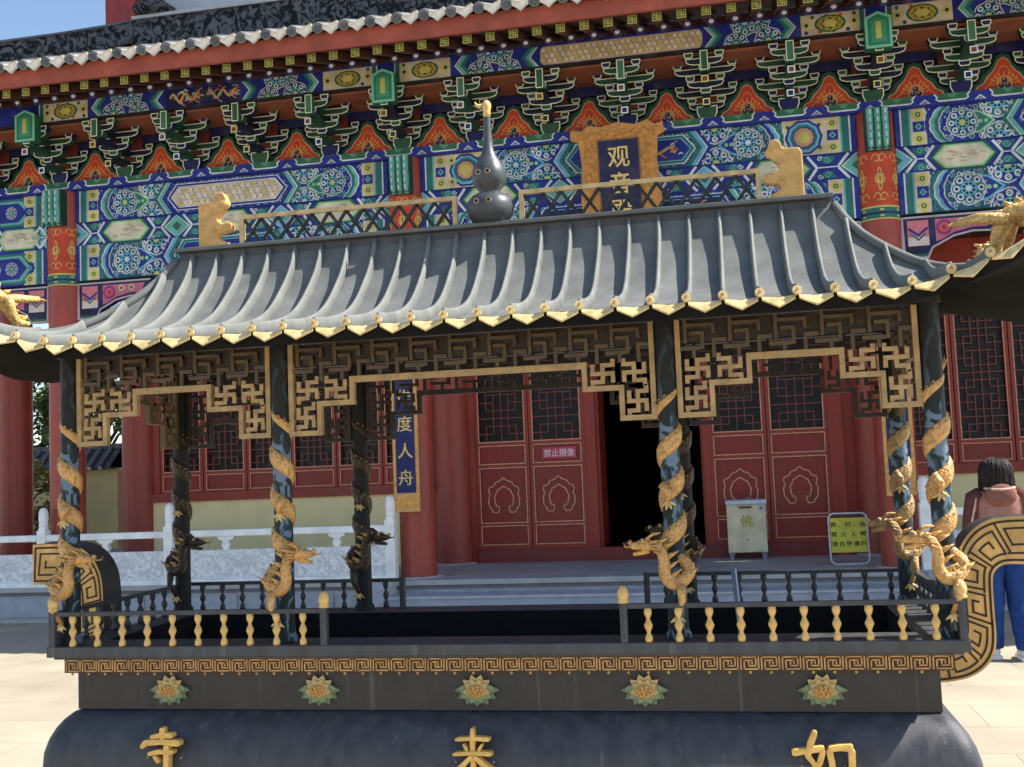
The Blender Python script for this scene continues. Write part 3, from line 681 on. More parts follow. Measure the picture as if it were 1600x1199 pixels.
# dragons on the roof corners
def roof_dragon(sx, sy):
    m = M(); pth = []; rd = []
    def hip(u, h): return Vector((sx*(RX+RUN*u), YC-sy*RUN*u, rz_front(RX+RUN*min(u,1), min(u,1))+h*(1 if sy > 0 else .3)))
    key = [(.60,.05,.010),(.64,.06,.02),(.68,.11,.026),(.72,.15,.032),(.77,.14,.036),(.81,.09,.040),(.86,.10,.044),(.91,.19,.044),(.95,.27,.042),(1.0,.31,.038),(1.05,.29,.036)]
    for i, (u, h, rr) in enumerate(key):
        side = Vector((sx, sy, 0)).normalized()*(.018*sin(i*1.9)); pth.append(hip(u, h)+side); rd.append(rr)
    q = []; qr = []
    for i in range(len(pth)-1):
        p0=pth[max(i-1,0)];p1=pth[i];p2=pth[i+1];p3=pth[min(i+2,len(pth)-1)]
        for j in range(5):
            t=j/5; q.append(.5*((2*p1)+(p2-p0)*t+(2*p0-5*p1+4*p2-p3)*t*t+(3*p1-p0-3*p2+p3)*t**3)); qr.append(rd[i]*(1-t)+rd[i+1]*t)
    c = lin(228,184,110)
    m.tube(q, qr, c, 10)
    dirv = (hip(1,0)-hip(.9,0)); dirv.z = 0; dirv.normalize(); sd = Vector((-dirv.y, dirv.x, 0)); Z = Vector((0,0,1)); h = q[-1]
    m.tube([h-dirv*.02, h+dirv*.02+Z*.01, h+dirv*.07+Z*.002, h+dirv*.11+Z*.012],[.034,.045,.034,.02],c,9)
    m.tube([h-Z*.02, h+dirv*.05-Z*.04, h+dirv*.095-Z*.05],[.026,.02,.01],c,8)
    for s_ in (-1,1):
        m.ball(h+dirv*.045+sd*s_*.03+Z*.03,.013,lin(235,210,150),7,5)
        m.tube([h+Z*.03+sd*s_*.02, h-dirv*.05+Z*.08*(1 if sy > 0 else .4)+sd*s_*.03, h-dirv*.11+Z*.09*(1 if sy > 0 else .4)+sd*s_*.03],[.012,.009,.002],c,6)
        for i in range(4): m.tube([h-dirv*.01+sd*s_*.03+Z*(.02-.02*i), h-dirv*.07+sd*s_*(.06+.005*i)+Z*(.04-.025*i)],[.015,.002],c,5)
    for i in range(4, len(q)-4, 2):
        p = q[i]; t = (q[i+1]-q[i-1]).normalized(); n_ = (Z-t*t.z).normalized(); b_ = p+n_*qr[i]*.9
        m.add([b_-t*.02, b_+t*.016, b_+n_*.028-t*.014, b_+sd*.006, b_-sd*.006],[(0,3,2),(3,1,2),(1,4,2),(4,0,2),(0,4,1,3)],lin(232,184,104))
    for u, h2, f in ((.73,.13,-1),(.89,.15,1)):                       # legs
        for s_ in (-1,1):
            base = hip(u,h2)+sd*s_*.03; kn = base+sd*s_*.04-dirv*.05+Z*.0; foot = hip(u-.075,.018)+sd*s_*.05+Z*.0
            if s_ < 0 and f < 0: kn = base+sd*s_*.03-dirv*.10+Z*.02; foot = kn-dirv*.09+Z*.0
            m.tube([base, kn, foot],[.024,.02,.014],c,7)
            for a2 in (-.5,0,.5): m.tube([foot, foot-dirv*.03*cos(a2)*(1)+sd*.03*sin(a2)-Z*.004],[.009,.001],c,5)
    m.build('corner_dragon', SCALES, burner, smooth=True)
for sx in (-1, 1):
    for sy in (1, -1): roof_dragon(sx, sy)
# big scroll handles
def ear(sx):
    Y0, Y1 = .39, .54
    O = [(1.66,.772),(1.74,.775),(1.82,.79),(1.88,.825),(1.917,.875),(1.930,.94),(1.930,1.05),(1.932,1.15),(1.94,1.185),(1.965,1.208),(2.0,1.215),(2.06,1.212),(2.15,1.212)]
    I = [(1.66,.90),(1.73,.905),(1.765,.915),(1.785,.935),(1.796,.965),(1.800,1.0),(1.800,1.09),(1.802,1.18),(1.815,1.26),(1.855,1.33),(1.915,1.375),(1.99,1.392),(2.15,1.392)]
    def crv(K, n=60):
        q = []
        for i in range(len(K)-1):
            p0=Vector(K[max(i-1,0)]);p1=Vector(K[i]);p2=Vector(K[i+1]);p3=Vector(K[min(i+2,len(K)-1)])
            for j in range(6):
                t=j/6; q.append(.5*((2*p1)+(p2-p0)*t+(2*p0-5*p1+4*p2-p3)*t*t+(3*p1-p0-3*p2+p3)*t**3))
        q.append(Vector(K[-1])); return q
    A = crv(O); B_ = crv(I); N = len(A)-1
    def at(s, v):
        f = s*N; i = min(int(f), N-1); t = f-i
        a_ = A[i]*(1-t)+A[i+1]*t; b_ = B_[i]*(1-t)+B_[i+1]*t; p = a_*(1-v)+b_*v; return p
    m = M(); cG = lin(222,176,104); cS = lin(70,68,70)
    for y, dirn in ((Y0,-1),(Y1,1)):
        m.grid(lambda s, v: (sx*at(s,v).x, y, at(s,v).y), N, 4, cG)
    m.grid(lambda s, v: (sx*at(s,0).x, Y0+(Y1-Y0)*v, at(s,0).y), N, 2, cS); m.grid(lambda s, v: (sx*at(s,1).x, Y0+(Y1-Y0)*v, at(s,1).y), N, 2, cS)
    for s0 in (0, 1): m.grid(lambda u, v: (sx*at(s0,u).x, Y0+(Y1-Y0)*v, at(s0,u).y), 2, 2, cS)
    hd = m.build('scroll_handle', BRONZE, burner)
    # dark meander grooves laid along the band
    Q2 = {Y0-.002: M(), Y1+.002: M()}; Ls = [0]
    for i in range(N): Ls.append(Ls[-1]+((A[i+1]+B_[i+1])/2-(A[i]+B_[i])/2).length)
    T = Ls[-1]
    def s_of(l):
        l = min(max(l, 0), T)
        for i in range(N):
            if Ls[i+1] >= l: return (i+(l-Ls[i])/max(1e-9,Ls[i+1]-Ls[i]))/N
        return 1
    def line(l0, v0, l1, v1, w=.0085):
        n = max(1, int(abs(l1-l0)/.012)); 
        for y in (Y0-.002, Y1+.002):
            pl = [at(s_of(l0+(l1-l0)*i/n), v0+(v1-v0)*i/n) for i in range(n+1)]
            Lp = []; Rp = []
            for i in range(n+1):
                t = (pl[min(i+1,n)]-pl[max(i-1,0)]).normalized(); nn = Vector((-t.y,t.x))*w/2; Lp.append(pl[i]+nn); Rp.append(pl[i]-nn)
            Lp[0] -= (pl[1]-pl[0]).normalized()*w/2; Rp[0] -= (pl[1]-pl[0]).normalized()*w/2; Lp[-1] += (pl[-1]-pl[-2]).normalized()*w/2; Rp[-1] += (pl[-1]-pl[-2]).normalized()*w/2
            q = Q2[y]; q.k_ = getattr(q, 'k_', 0)+1; yy = y+(q.k_ % 30)*.00003*(1 if y > .5 else -1)
            for i in range(n): q.add([(sx*Lp[i].x,yy,Lp[i].y),(sx*Lp[i+1].x,yy,Lp[i+1].y),(sx*Rp[i+1].x,yy,Rp[i+1].y),(sx*Rp[i].x,yy,Rp[i].y)],[(0,1,2,3)],lin(52,34,22))
    line(.02,.09,T-.012,.09); line(.02,.91,T-.012,.91); line(T-.012,.09,T-.012,.91)
    l = T-.035; flip = 0; U = .105
    while l-U > .03:
        a_, b_ = l-U, l
        V = (lambda v: v) if not flip else (lambda v: 1-v)
        if l > T-.04: a_ = l-.14
        line(a_,V(.24),b_,V(.24),.0075); line(b_,V(.24),b_,V(.76),.0075); line(b_,V(.76),a_+.03,V(.76),.0075); line(a_+.03,V(.76),a_+.03,V(.42),.0075); line(a_+.03,V(.42),b_-.03,V(.42),.0075); line(b_-.03,V(.42),b_-.03,V(.58),.0075)
        line(a_+.008,V(.24),a_+.008,V(.9),.0075)
        l = a_-.012; flip = 1-flip
    for q in Q2.values(): q.build('handle_meander', mat('dark_groove', .6), hd)
for sx in (-1, 1): ear(sx)

# ================================================================ platform, steps, balustrades
cST = lin(180,180,182); cMAR = lin(242,242,240)
ZF = .43                                     # platform floor
plat = thing('stone_platform', (0, 8.0, 0), 'raised grey stone platform with wide steps that the temple hall stands on', 'platform')
m = M(); m.box(-12.5,12.5,8.06,24,0,ZF-.06,cST)
for i in range(-10, 11):                     # framed panels on the front face
    x0 = i*1.2+.03
    if abs(x0+.57) > 3.2: m.box(x0,x0+1.13,8.03,8.059,.07,.30,lin(166,170,178))
m.build('platform_base', STONE, plat)
m = M(); m.box(-12.56,12.56,8.0,24.05,ZF-.0595,ZF,lin(172,172,170)); m.build('floor_slab', mat('grey_paving', .55, noise=.22, nscale=2.5, bump=.05), plat, bevel=.006)
m = M(); m.box(-12.5,12.5,8.045,8.0595,.325,.365,lin(120,122,128)); m.build('stringcourse', STONE, plat)
for i in range(2):
    z = .2867-.1433*i; y0 = 7.66-.34*i
    m = M(); m.box(-2.86,2.86,y0,8.03 if i == 0 else 7.659,0,z,lin(172,174,182)); m.box(-2.86,2.86,y0-.02,y0-.0005,z-.03,z,lin(184,186,192))
    m.build('step', STONE, plat, bevel=.004)
for sx in (-1, 1):
    m = M(); m.prism([(0,0),(1,0),(1,1),(0,1)],0,1,cST); m = M()
    a, b = sx*2.862, sx*3.12
    pts = [(7.0,0),(8.0,0),(8.0,.425),(7.85,.425),(7.0,.06)]
    x0, x1 = min(a,b), max(a,b); n = len(pts)
    m.add([(x0,y,z) for y,z in pts]+[(x1,y,z) for y,z in pts],[tuple(range(n)),tuple(range(2*n-1,n-1,-1))]+[(i,(i+1)%n,n+(i+1)%n,n+i) for i in range(n)],cST)
    m.build('step_cheek', STONE, plat)
def carved(t, n, b):
    L = t.links; tc = n.new('ShaderNodeTexCoord'); nz = n.new('ShaderNodeTexNoise'); nz.inputs['Scale'].default_value=9; nz.inputs['Detail'].default_value=3; nz.inputs['Distortion'].default_value=2.5
    L.new(tc.outputs['Object'], nz.inputs['Vector']); cr = n.new('ShaderNodeValToRGB'); cr.color_ramp.elements[0].position=.42; cr.color_ramp.elements[0].color=(.60,.61,.63,1); cr.color_ramp.elements[1].position=.58; cr.color_ramp.elements[1].color=(.86,.86,.86,1)
    L.new(nz.outputs['Fac'], cr.inputs[0]); L.new(cr.outputs[0], b.inputs['Base Color'])
    bp = n.new('ShaderNodeBump'); bp.inputs['Strength'].default_value=.5; bp.inputs['Distance'].default_value=.02; L.new(nz.outputs['Fac'], bp.inputs['Height']); L.new(bp.outputs[0], b.inputs['Normal'])
CARV = simple('carved_marble', (.6,.62,.66,1), .7, carved)
def balustrade(xs, label, y=8.10):
    x0, x1 = min(xs), max(xs)
    bl = thing('marble_balustrade', ((x0+x1)/2, y, ZF), label, 'balustrade', 'carved marble balustrades along the platform')
    for x in xs:
        m = M(); m.box(x-.058,x+.058,y-.058,y+.058,ZF,1.12,cMAR); m.box(x-.042,x+.042,y-.042,y+.042,1.12,1.15,cMAR)
        m.lathe([(.05,0),(.056,.03),(.052,.06),(.058,.1),(.056,.19),(.04,.235),(.01,.25)], x, y, 1.15, cMAR, 12)
        m.build('balustrade_post', STONE, bl)
    for a, b in zip(xs, xs[1:]):
        a += .059; b -= .059; c = (a+b)/2
        m = M(); m.box(a,b,y-.05,y+.05,.985,1.065,cMAR); m.build('top_rail', STONE, bl, bevel=.01)
        m = M(); m.box(a,b,y-.035,y+.035,ZF+.06,.83,cMAR); m.build('carved_panel', CARV, bl, bevel=.006)
        m = M(); m.box(a,b,y-.055,y+.055,ZF,ZF+.0595,cMAR); m.build('base_rail', STONE, bl)
        def vase(x, half=0):
            m = M(); pts = [(-.11,.984),(-.095,.955),(-.045,.935),(-.03,.915),(-.05,.89),(-.05,.865),(-.03,.845),(-.035,.8305)]
            P_ = [(x+p, z) for p, z in pts]+[(x-p, z) for p, z in reversed(pts)]
            m.prism(P_, y-.035, y+.035, cMAR); m.build('cloud_vase', STONE, bl)
        n = max(1, round((b-a)/1.4))
        for i in range(n): vase(a+(b-a)*(i+.5)/n)
balustrade([-10.3,-8.85,-7.42,-5.72,-4.25,-2.94], 'long pale marble balustrade left of the steps with a row of carved panels')
balustrade([2.915,4.25,5.72,7.42,8.85,10.3], 'pale marble balustrade right of the steps, mostly hidden behind the pillar and the person')

# ================================================================ temple hall
hall = thing('temple_hall', (0, 10.1, ZF), 'red and blue painted temple hall with bracketed eaves and grey tiled roof', 'temple')
CX = [-9.25,-7.27,-2.70,2.70,7.27,9.25]; YF, YR = 8.39, 10.1
cCOL = lin(160,70,58)
def painted_head(x, y, R):
    """red band with gold scrolls, then a green and blue ring, wrapped round a column"""
    m = M()
    def ring(r, z0, z1, c): m.lathe([(r,0),(r,z1-z0)], x, y, z0, c, 28)
    ring(R+.004, 4.33, 4.93, lin(206,74,44)); ring(R+.006, 4.19, 4.3295, cTEAL); ring(R+.008, 4.315, 4.335, cYEL); ring(R+.008, 4.185, 4.20, cYEL); ring(R+.008,4.245,4.265,cNAVY)
    def wrap(pts, w, c, rr):
        q = [(x+rr*sin(a), y-rr*cos(a), z) for a, z in pts]
        for i in range(len(pts)-1):
            (a0,z0),(a1,z1) = pts[i],pts[i+1]; t = Vector(((a1-a0)*rr, z1-z0)); t = t.normalized() if t.length > 0 else Vector((1,0)); n_ = Vector((-t.y,t.x))*w/2
            m.add([(x+rr*sin(a+s*n_.x/rr), y-rr*cos(a+s*n_.x/rr), z+s*n_.y) for a, z, s in ((a0,z0,1),(a1,z1,1),(a1,z1,-1),(a0,z0,-1))], [(0,1,2,3)], c)
    for k_ in range(7):
        a0 = k_*2*pi/7
        wrap([(a0+.17*cos(t)*(1+.25*cos(4*t)), 4.63+.10*sin(t)*(1+.25*cos(4*t))) for t in [2*pi*i/20 for i in range(21)]], .014, cGOLD, R+.008)
        m2 = [(a0+.09*cos(t), 4.63+.05*sin(t)) for t in [2*pi*i/10 for i in range(11)]]; wrap(m2, .02, cYEL, R+.0095)
        for zz in (4.42, 4.85):
            for s in (-1,1): wrap([(a0+s*(.2-.11*i/9*1.0)*cos(.6*i)+.45*s*.3, zz+(.07-.05*i/9)*sin(.6*i)) for i in range(10)], .012, cGOLD, R+.008)
        for zz in (4.225, 4.29): wrap([(a0-.1,zz),(a0+.1,zz)], .02, cYEL, R+.0095)
    return m
def column(x, y, R, ztop, head):
    m = M(); m.lathe([(R+.06,0),(R+.06,.008),(R+.05,.0155)], x, y, ZF+.0005, cST, 24); 
    c = M(); c.lathe([(R,0),(R,ztop-ZF-.016)], x, y, ZF+.016, cCOL, 32); o = c.build('column', LACQ, hall, smooth='auto')
    m.build('column_base', STONE, o, smooth='auto')
    if head: painted_head(x, y, R).build('painted_band', PAINT, o)
for x in CX: column(x, YF, .215, 5.4, True)
for x in CX: column(x, YR, .24, 4.6, False)
for x in (-9.25, 9.25): column(x, 13.5, .24, 4.6, False)

# walls: plastered dado, windows above, doors in the middle bay
cWALL = lin(246,226,168); cFRM = lin(152,52,38); cLAT = lin(152,76,70); cLINE = lin(222,158,130); cPAN = lin(138,42,32)
for s in (-1,1):
    m = M(); m.box(min(s*2.94,s*7.05),max(s*2.94,s*7.05),YR-.06,YR+.18,ZF,1.375,cWALL); m.build('dado_wall', PLASTER, hall)
m = M()
for s in (-1,1):
    m.box(s*7.3-.12,s*7.3+.12,YR+.24,19.5,ZF,5.0,lin(150,58,50))
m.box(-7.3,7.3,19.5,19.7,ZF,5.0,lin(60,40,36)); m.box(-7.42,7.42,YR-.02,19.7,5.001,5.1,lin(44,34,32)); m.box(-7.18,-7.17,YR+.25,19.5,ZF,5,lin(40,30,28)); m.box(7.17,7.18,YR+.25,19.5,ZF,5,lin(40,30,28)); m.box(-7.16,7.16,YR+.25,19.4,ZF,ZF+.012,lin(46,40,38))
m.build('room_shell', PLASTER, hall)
m = M()
m.box(-7.05,7.05,YR-.03,YR+.15,4.25,5.0,lin(70,30,28)); m.box(-2.46,2.46,YR-.05,YR+.12,3.55,3.68,cFRM); m.box(-2.46,2.46,YR,YR+.05,3.6805,4.25,lin(70,30,28))
m.build('lintel_wall', LACQ, hall)
def gold_rect(m, x0, x1, z0, z1, y, w=.013, col=None):
    col = col or cLINE
    for a,b,c,d in ((x0,x1,z0,z0+w),(x0,x1,z1-w,z1),(x0,x0+w,z0+w,z1-w),(x1-w,x1,z0+w,z1-w)): m.box(a,b,y-.004,y,c,d,col)
def lattice(m, x0, x1, z0, z1, y, col, seed=0):
    """geometric step lattice as in old shutters: nested crosses and hooks"""
    w = .0085; W = x1-x0; nx = 6; p = W/nx; nz = max(4, round((z1-z0)/p)); q = (z1-z0)/nz
    def s_(a,b,c,d,k): 
        X0,X1 = x0+min(a,c)*p, x0+max(a,c)*p; Z0,Z1 = z0+min(b,d)*q, z0+max(b,d)*q
        m.box(X0-w/2,X1+w/2,y-.012-k*.001,y+.006,Z0-w/2,Z1+w/2,col)
    for j in range(nz+1):
        j0 = j % 6
        if j0 in (1,): s_(0,j,2,j,0); s_(4,j,6,j,0)
        elif j0 == 2: s_(1,j,5,j,0)
        elif j0 == 3: s_(0,j,6,j,0)
        elif j0 == 4: s_(1,j,5,j,0)
        elif j0 == 5: s_(0,j,2,j,0); s_(4,j,6,j,0)
        else: s_(1,j,3,j,0); s_(3,j,5,j,0)
    for j in range(nz):
        j0 = j % 6
        s_(3,j,3,j+1,1)
        if j0 in (1,2,3): s_(2,j,2,j+1,1); s_(4,j,4,j+1,1)
        if j0 in (0,1,4,5): s_(1,j,1,j+1,2); s_(5,j,5,j+1,2)
        if j0 in (4,5): s_(2.0,j,2.0,j+1,1); s_(4.0,j,4.0,j+1,1)
def ruyi(m, cx, cz, y, s):
    h1 = [(0,.25),(.05,.205),(.115,.185),(.15,.13),(.205,.115),(.215,.06),(.195,.02),(.22,-.03),(.215,-.13),(.18,-.18),(.16,-.225),(.09,-.235),(.065,-.18),(.075,-.14),(.11,-.15)]
    h2 = [(0,.135),(.05,.10),(.095,.075),(.115,.02),(.135,-.01),(.13,-.07),(.12,-.11),(.105,-.155)]
    for h in (h1, h2):
        for sg in (-1,1):
            q = [(cx+sg*a*s, cz+b*s) for a,b in h]
            for (xa,za),(xb,zb) in zip(q,q[1:]): m.bar((xa,y-.002,za),(xb,y-.002,zb),.015,.006,cLINE)
def door(x0, x1, ztop=3.55, label=None):
    d = M(); y0, y1 = YR-.03, YR+.03; r_ = .055
    d.box(x0,x0+r_,y0,y1,.60,ztop,cFRM); d.box(x1-r_,x1,y0,y1,.60,ztop,cFRM)
    zr = [(.60,.66),(.905,.945),(1.665,1.715),(1.955,2.005),(ztop-.08,ztop)]
    for a,b in zr: d.box(x0+r_,x1-r_,y0+.002,y1,a,b,cFRM)
    for (a,b) in ((.66,.905),(.945,1.665),(1.715,1.955)): d.box(x0+r_,x1-r_,y0+.02,y1-.01,a,b,cPAN)
    o = d.build('door', LACQ, hall)
    if label: o['label'] = label
    g_ = M()
    gold_rect(g_,x0+r_-.012,x1-r_+.012,.655,.91,y0-.0005); gold_rect(g_,x0+r_-.012,x1-r_+.012,.94,1.67,y0-.0005); gold_rect(g_,x0+r_-.012,x1-r_+.012,1.71,1.96,y0-.0005); gold_rect(g_,x0+r_-.012,x1-r_+.012,2.0,ztop-.075,y0-.0005,.014)
    ruyi(g_, (x0+x1)/2, 1.30, y0+.016, .95)
    g_.build('gilt_lines', GOLD, o)
    l = M(); lattice(l, x0+r_, x1-r_, 2.008, ztop-.082, y0+.03, cLAT); l.build('lattice', LACQ, o)
    p = M(); p.box(x0+r_+.001,x1-r_-.001,y1-.02,y1-.012,2.008,ztop-.082,lin(20,14,16)); p.build('pane', GLASS, o)
for a,b in ((-2.372,-1.655),(-1.645,-.915),(.690,1.395),(1.405,2.15)): door(a,b)
m = M()                                                            # door case: jambs and threshold
m.box(-2.46,-2.3725,YR-.05,YR+.05,ZF,3.549,cFRM); m.box(2.1505,2.32,YR-.05,YR+.05,ZF,3.549,cFRM); m.box(2.321,2.46,YR-.02,YR+.05,ZF,3.549,cPAN); m.box(-.9145,-.77,YR-.02,YR+.06,.60,3.549,cFRM); m.box(.60,.6895,YR-.02,YR+.06,.60,3.549,cFRM)
m.box(-2.3715,2.1495,YR-.07,YR+.07,ZF,.599,lin(128,48,44)); m.build('door_case', LACQ, hall)
m = M(); m.box(-.775,-.73,YR+.065,YR+.75,.60,3.54,cFRM); m.box(.57,.615,YR+.065,YR+.75,.60,3.54,cFRM); m.build('open_door_leaves', LACQ, hall)
def window(x0, x1):
    ztop = 4.0; r_ = .05; y0, y1 = YR-.05, YR+.04
    d = M(); d.box(x0,x0+r_,y0,y1,1.495,ztop,cFRM); d.box(x1-r_,x1,y0,y1,1.495,ztop,cFRM)
    for a,b in ((1.495,1.525),(1.735,1.785),(ztop-.06,ztop)): d.box(x0+r_,x1-r_,y0+.002,y1,a,b,cFRM)
    d.box(x0+r_,x1-r_,y0+.02,y1-.01,1.525,1.735,cPAN)
    o = d.build('window', LACQ, hall)
    g_ = M(); gold_rect(g_,x0+r_-.01,x1-r_+.01,1.52,1.74,y0-.0005,.012); gold_rect(g_,x0+r_-.012,x1-r_+.012,1.78,ztop-.055,y0-.0005,.013); g_.build('gilt_lines', GOLD, o)
    l = M(); lattice(l, x0+r_, x1-r_, 1.787, ztop-.062, y0+.03, cLAT); l.build('lattice', LACQ, o)
    p = M(); p.box(x0+r_+.001,x1-r_-.001,y1-.02,y1-.012,1.787,ztop-.062,lin(30,22,26)); p.build('pane', GLASS, o)
for s in (-1,1):
    n = 6; a = 3.0; w_ = (6.93-a)/n
    for i in range(n):
        xa, xb = s*(a+i*w_), s*(a+(i+1)*w_); window(min(xa,xb)+.006, max(xa,xb)-.006)
for s in (-1,1):
    m = M(); x0, x1 = min(s*2.94,s*7.05), max(s*2.94,s*7.05)
    m.box(x0,x1,YR-.10,YR+.16,1.3755,1.494,cFRM); m.box(x0,x1,YR-.06,YR+.1,4.001,4.249,cFRM)
    gold_rect(m,x0+.02,x1-.02,1.39,1.48,YR-.1005,.006,lin(150,80,64))
    xi = s*6.99; m.box(min(xi-.055,xi+.055),max(xi-.055,xi+.055),YR-.055,YR+.05,1.4945,4.0,cFRM); xi = s*2.965; m.box(xi-.028,xi+.028,YR-.055,YR+.05,1.4945,4.0,cFRM)
    m.build('window_sill_frame', LACQ, hall)
# big painted beams between the front columns -----------------------------------------
def end_strip(p, x, z0, z1, d, l=1):
    """vertical bands next to a column; d = direction away from it. returns x where pattern starts"""
    o = x
    for wd, c in ((.055,cBLUE),(.018,cWHITE),(.075,cTEAL),(.02,cLTEAL)):
        p.rect(min(o,o+d*wd),max(o,o+d*wd),z0,z1,c,l); o += d*wd
    wd = .16; p.rect(min(o,o+d*wd),max(o,o+d*wd),z0,z1,lin(222,206,184),l); c = o+d*wd/2; H = z1-z0
    for j in range(3):
        zc = z0+H*(j+.5)/3
        if j % 2 == 0:
            p.disk(c, zc, .062, cYEL, l+1, 16, .18, 4); p.disk(c, zc, .03, cGREEN, l+2, 8); p.disk(c, zc, .014, cYEL, l+3, 6)
        else:
            p.rect(c-.06,c+.06,zc-H/7,zc+H/7,cBLUE,l+1); p.disk(c, zc, .035, cLTEAL, l+2, 8, .2, 4); p.disk(c,zc,.014,cNAVY,l+3,6)
    return o+d*wd
def zig(p, x, z0, z1, d, l, pal=0):
    """scalloped bands curving away like a parenthesis"""
    bands = [[(.045,cBLUE),(.016,cWHITE),(.04,cLTEAL),(.04,cTEAL),(.012,cWHITE)],[(.045,cTEAL),(.016,cWHITE),(.04,cCYAN),(.045,cBLUE),(.012,cWHITE)]][pal]
    zc = (z0+z1)/2; H = (z1-z0)/2; o = 0
    for wd, c in bands:
        n = 12; A = []; B_ = []
        for i in range(n+1):
            t = -1+2*i/n; dx = .11*(1-t*t)+.012*abs(sin(t*pi*2.0))
            A.append((x-d*dx+d*o, zc+t*H)); B_.append((x-d*dx+d*(o+wd), zc+t*H))
        for i in range(n): p.poly([A[i],B_[i],B_[i+1],A[i+1]], c, l)
        o += wd
    return x+d*o
def drag(p, x0, x1, z0, z1, l):
    L = x1-x0; zc = (z0+z1)/2; H = z1-z0
    pts = [(x0+L*(.12+.76*i/40), zc+H*.22*sin(i/40*pi*4.5)*(1-.3*i/40)) for i in range(41)]
    p.stroke(pts, H*.13, cLGOLD, l); p.stroke(pts, H*.05, cYEL, l+1)
    p.disk(x0+L*.88, zc, H*.17, cLGOLD, l+1, 14, .3, 5); p.disk(x0+L*.89, zc+.01, H*.07, cRED, l+2, 6)
    for i in range(4,40,5):
        a, b = pts[i]; s = 1 if i % 2 else -1
        p.stroke([(a,b),(a+.03,b+s*H*.2),(a+.07,b+s*H*.26)], H*.05, cLGOLD, l)
    for i in range(14):
        a = x0+L*(.07+.86*random.random()); b = zc+H*(random.random()-.5)*.8; c = random.choice((cCYAN,cWHITE,cLGREEN,cORANGE))
        p.stroke([(a,b),(a+.02,b+.02),(a+.05,b+.005)], .012, c, l)
def honey(p, x0, x1, z0, z1, l):
    s = (z1-z0)/3.3; nx = int((x1-x0)/(s*1.0))
    for i in range(nx):
        for j in range(3):
            x = x0+s*.6+i*s+(.5*s if j % 2 else 0); z = z0+s*(.65+j)
            if x > x1-s*.5: continue
            p.disk(x, z, s*.34, (cYEL if (i+j) % 3 == 0 else lin(240,232,214)), l, 6)
            p.disk(x+s*.5, z, s*.13, lin(150,100,110), l, 5); 
            if j < 2: p.disk(x+s*.25, z+s*.5, s*.13, lin(110,90,130), l, 5)
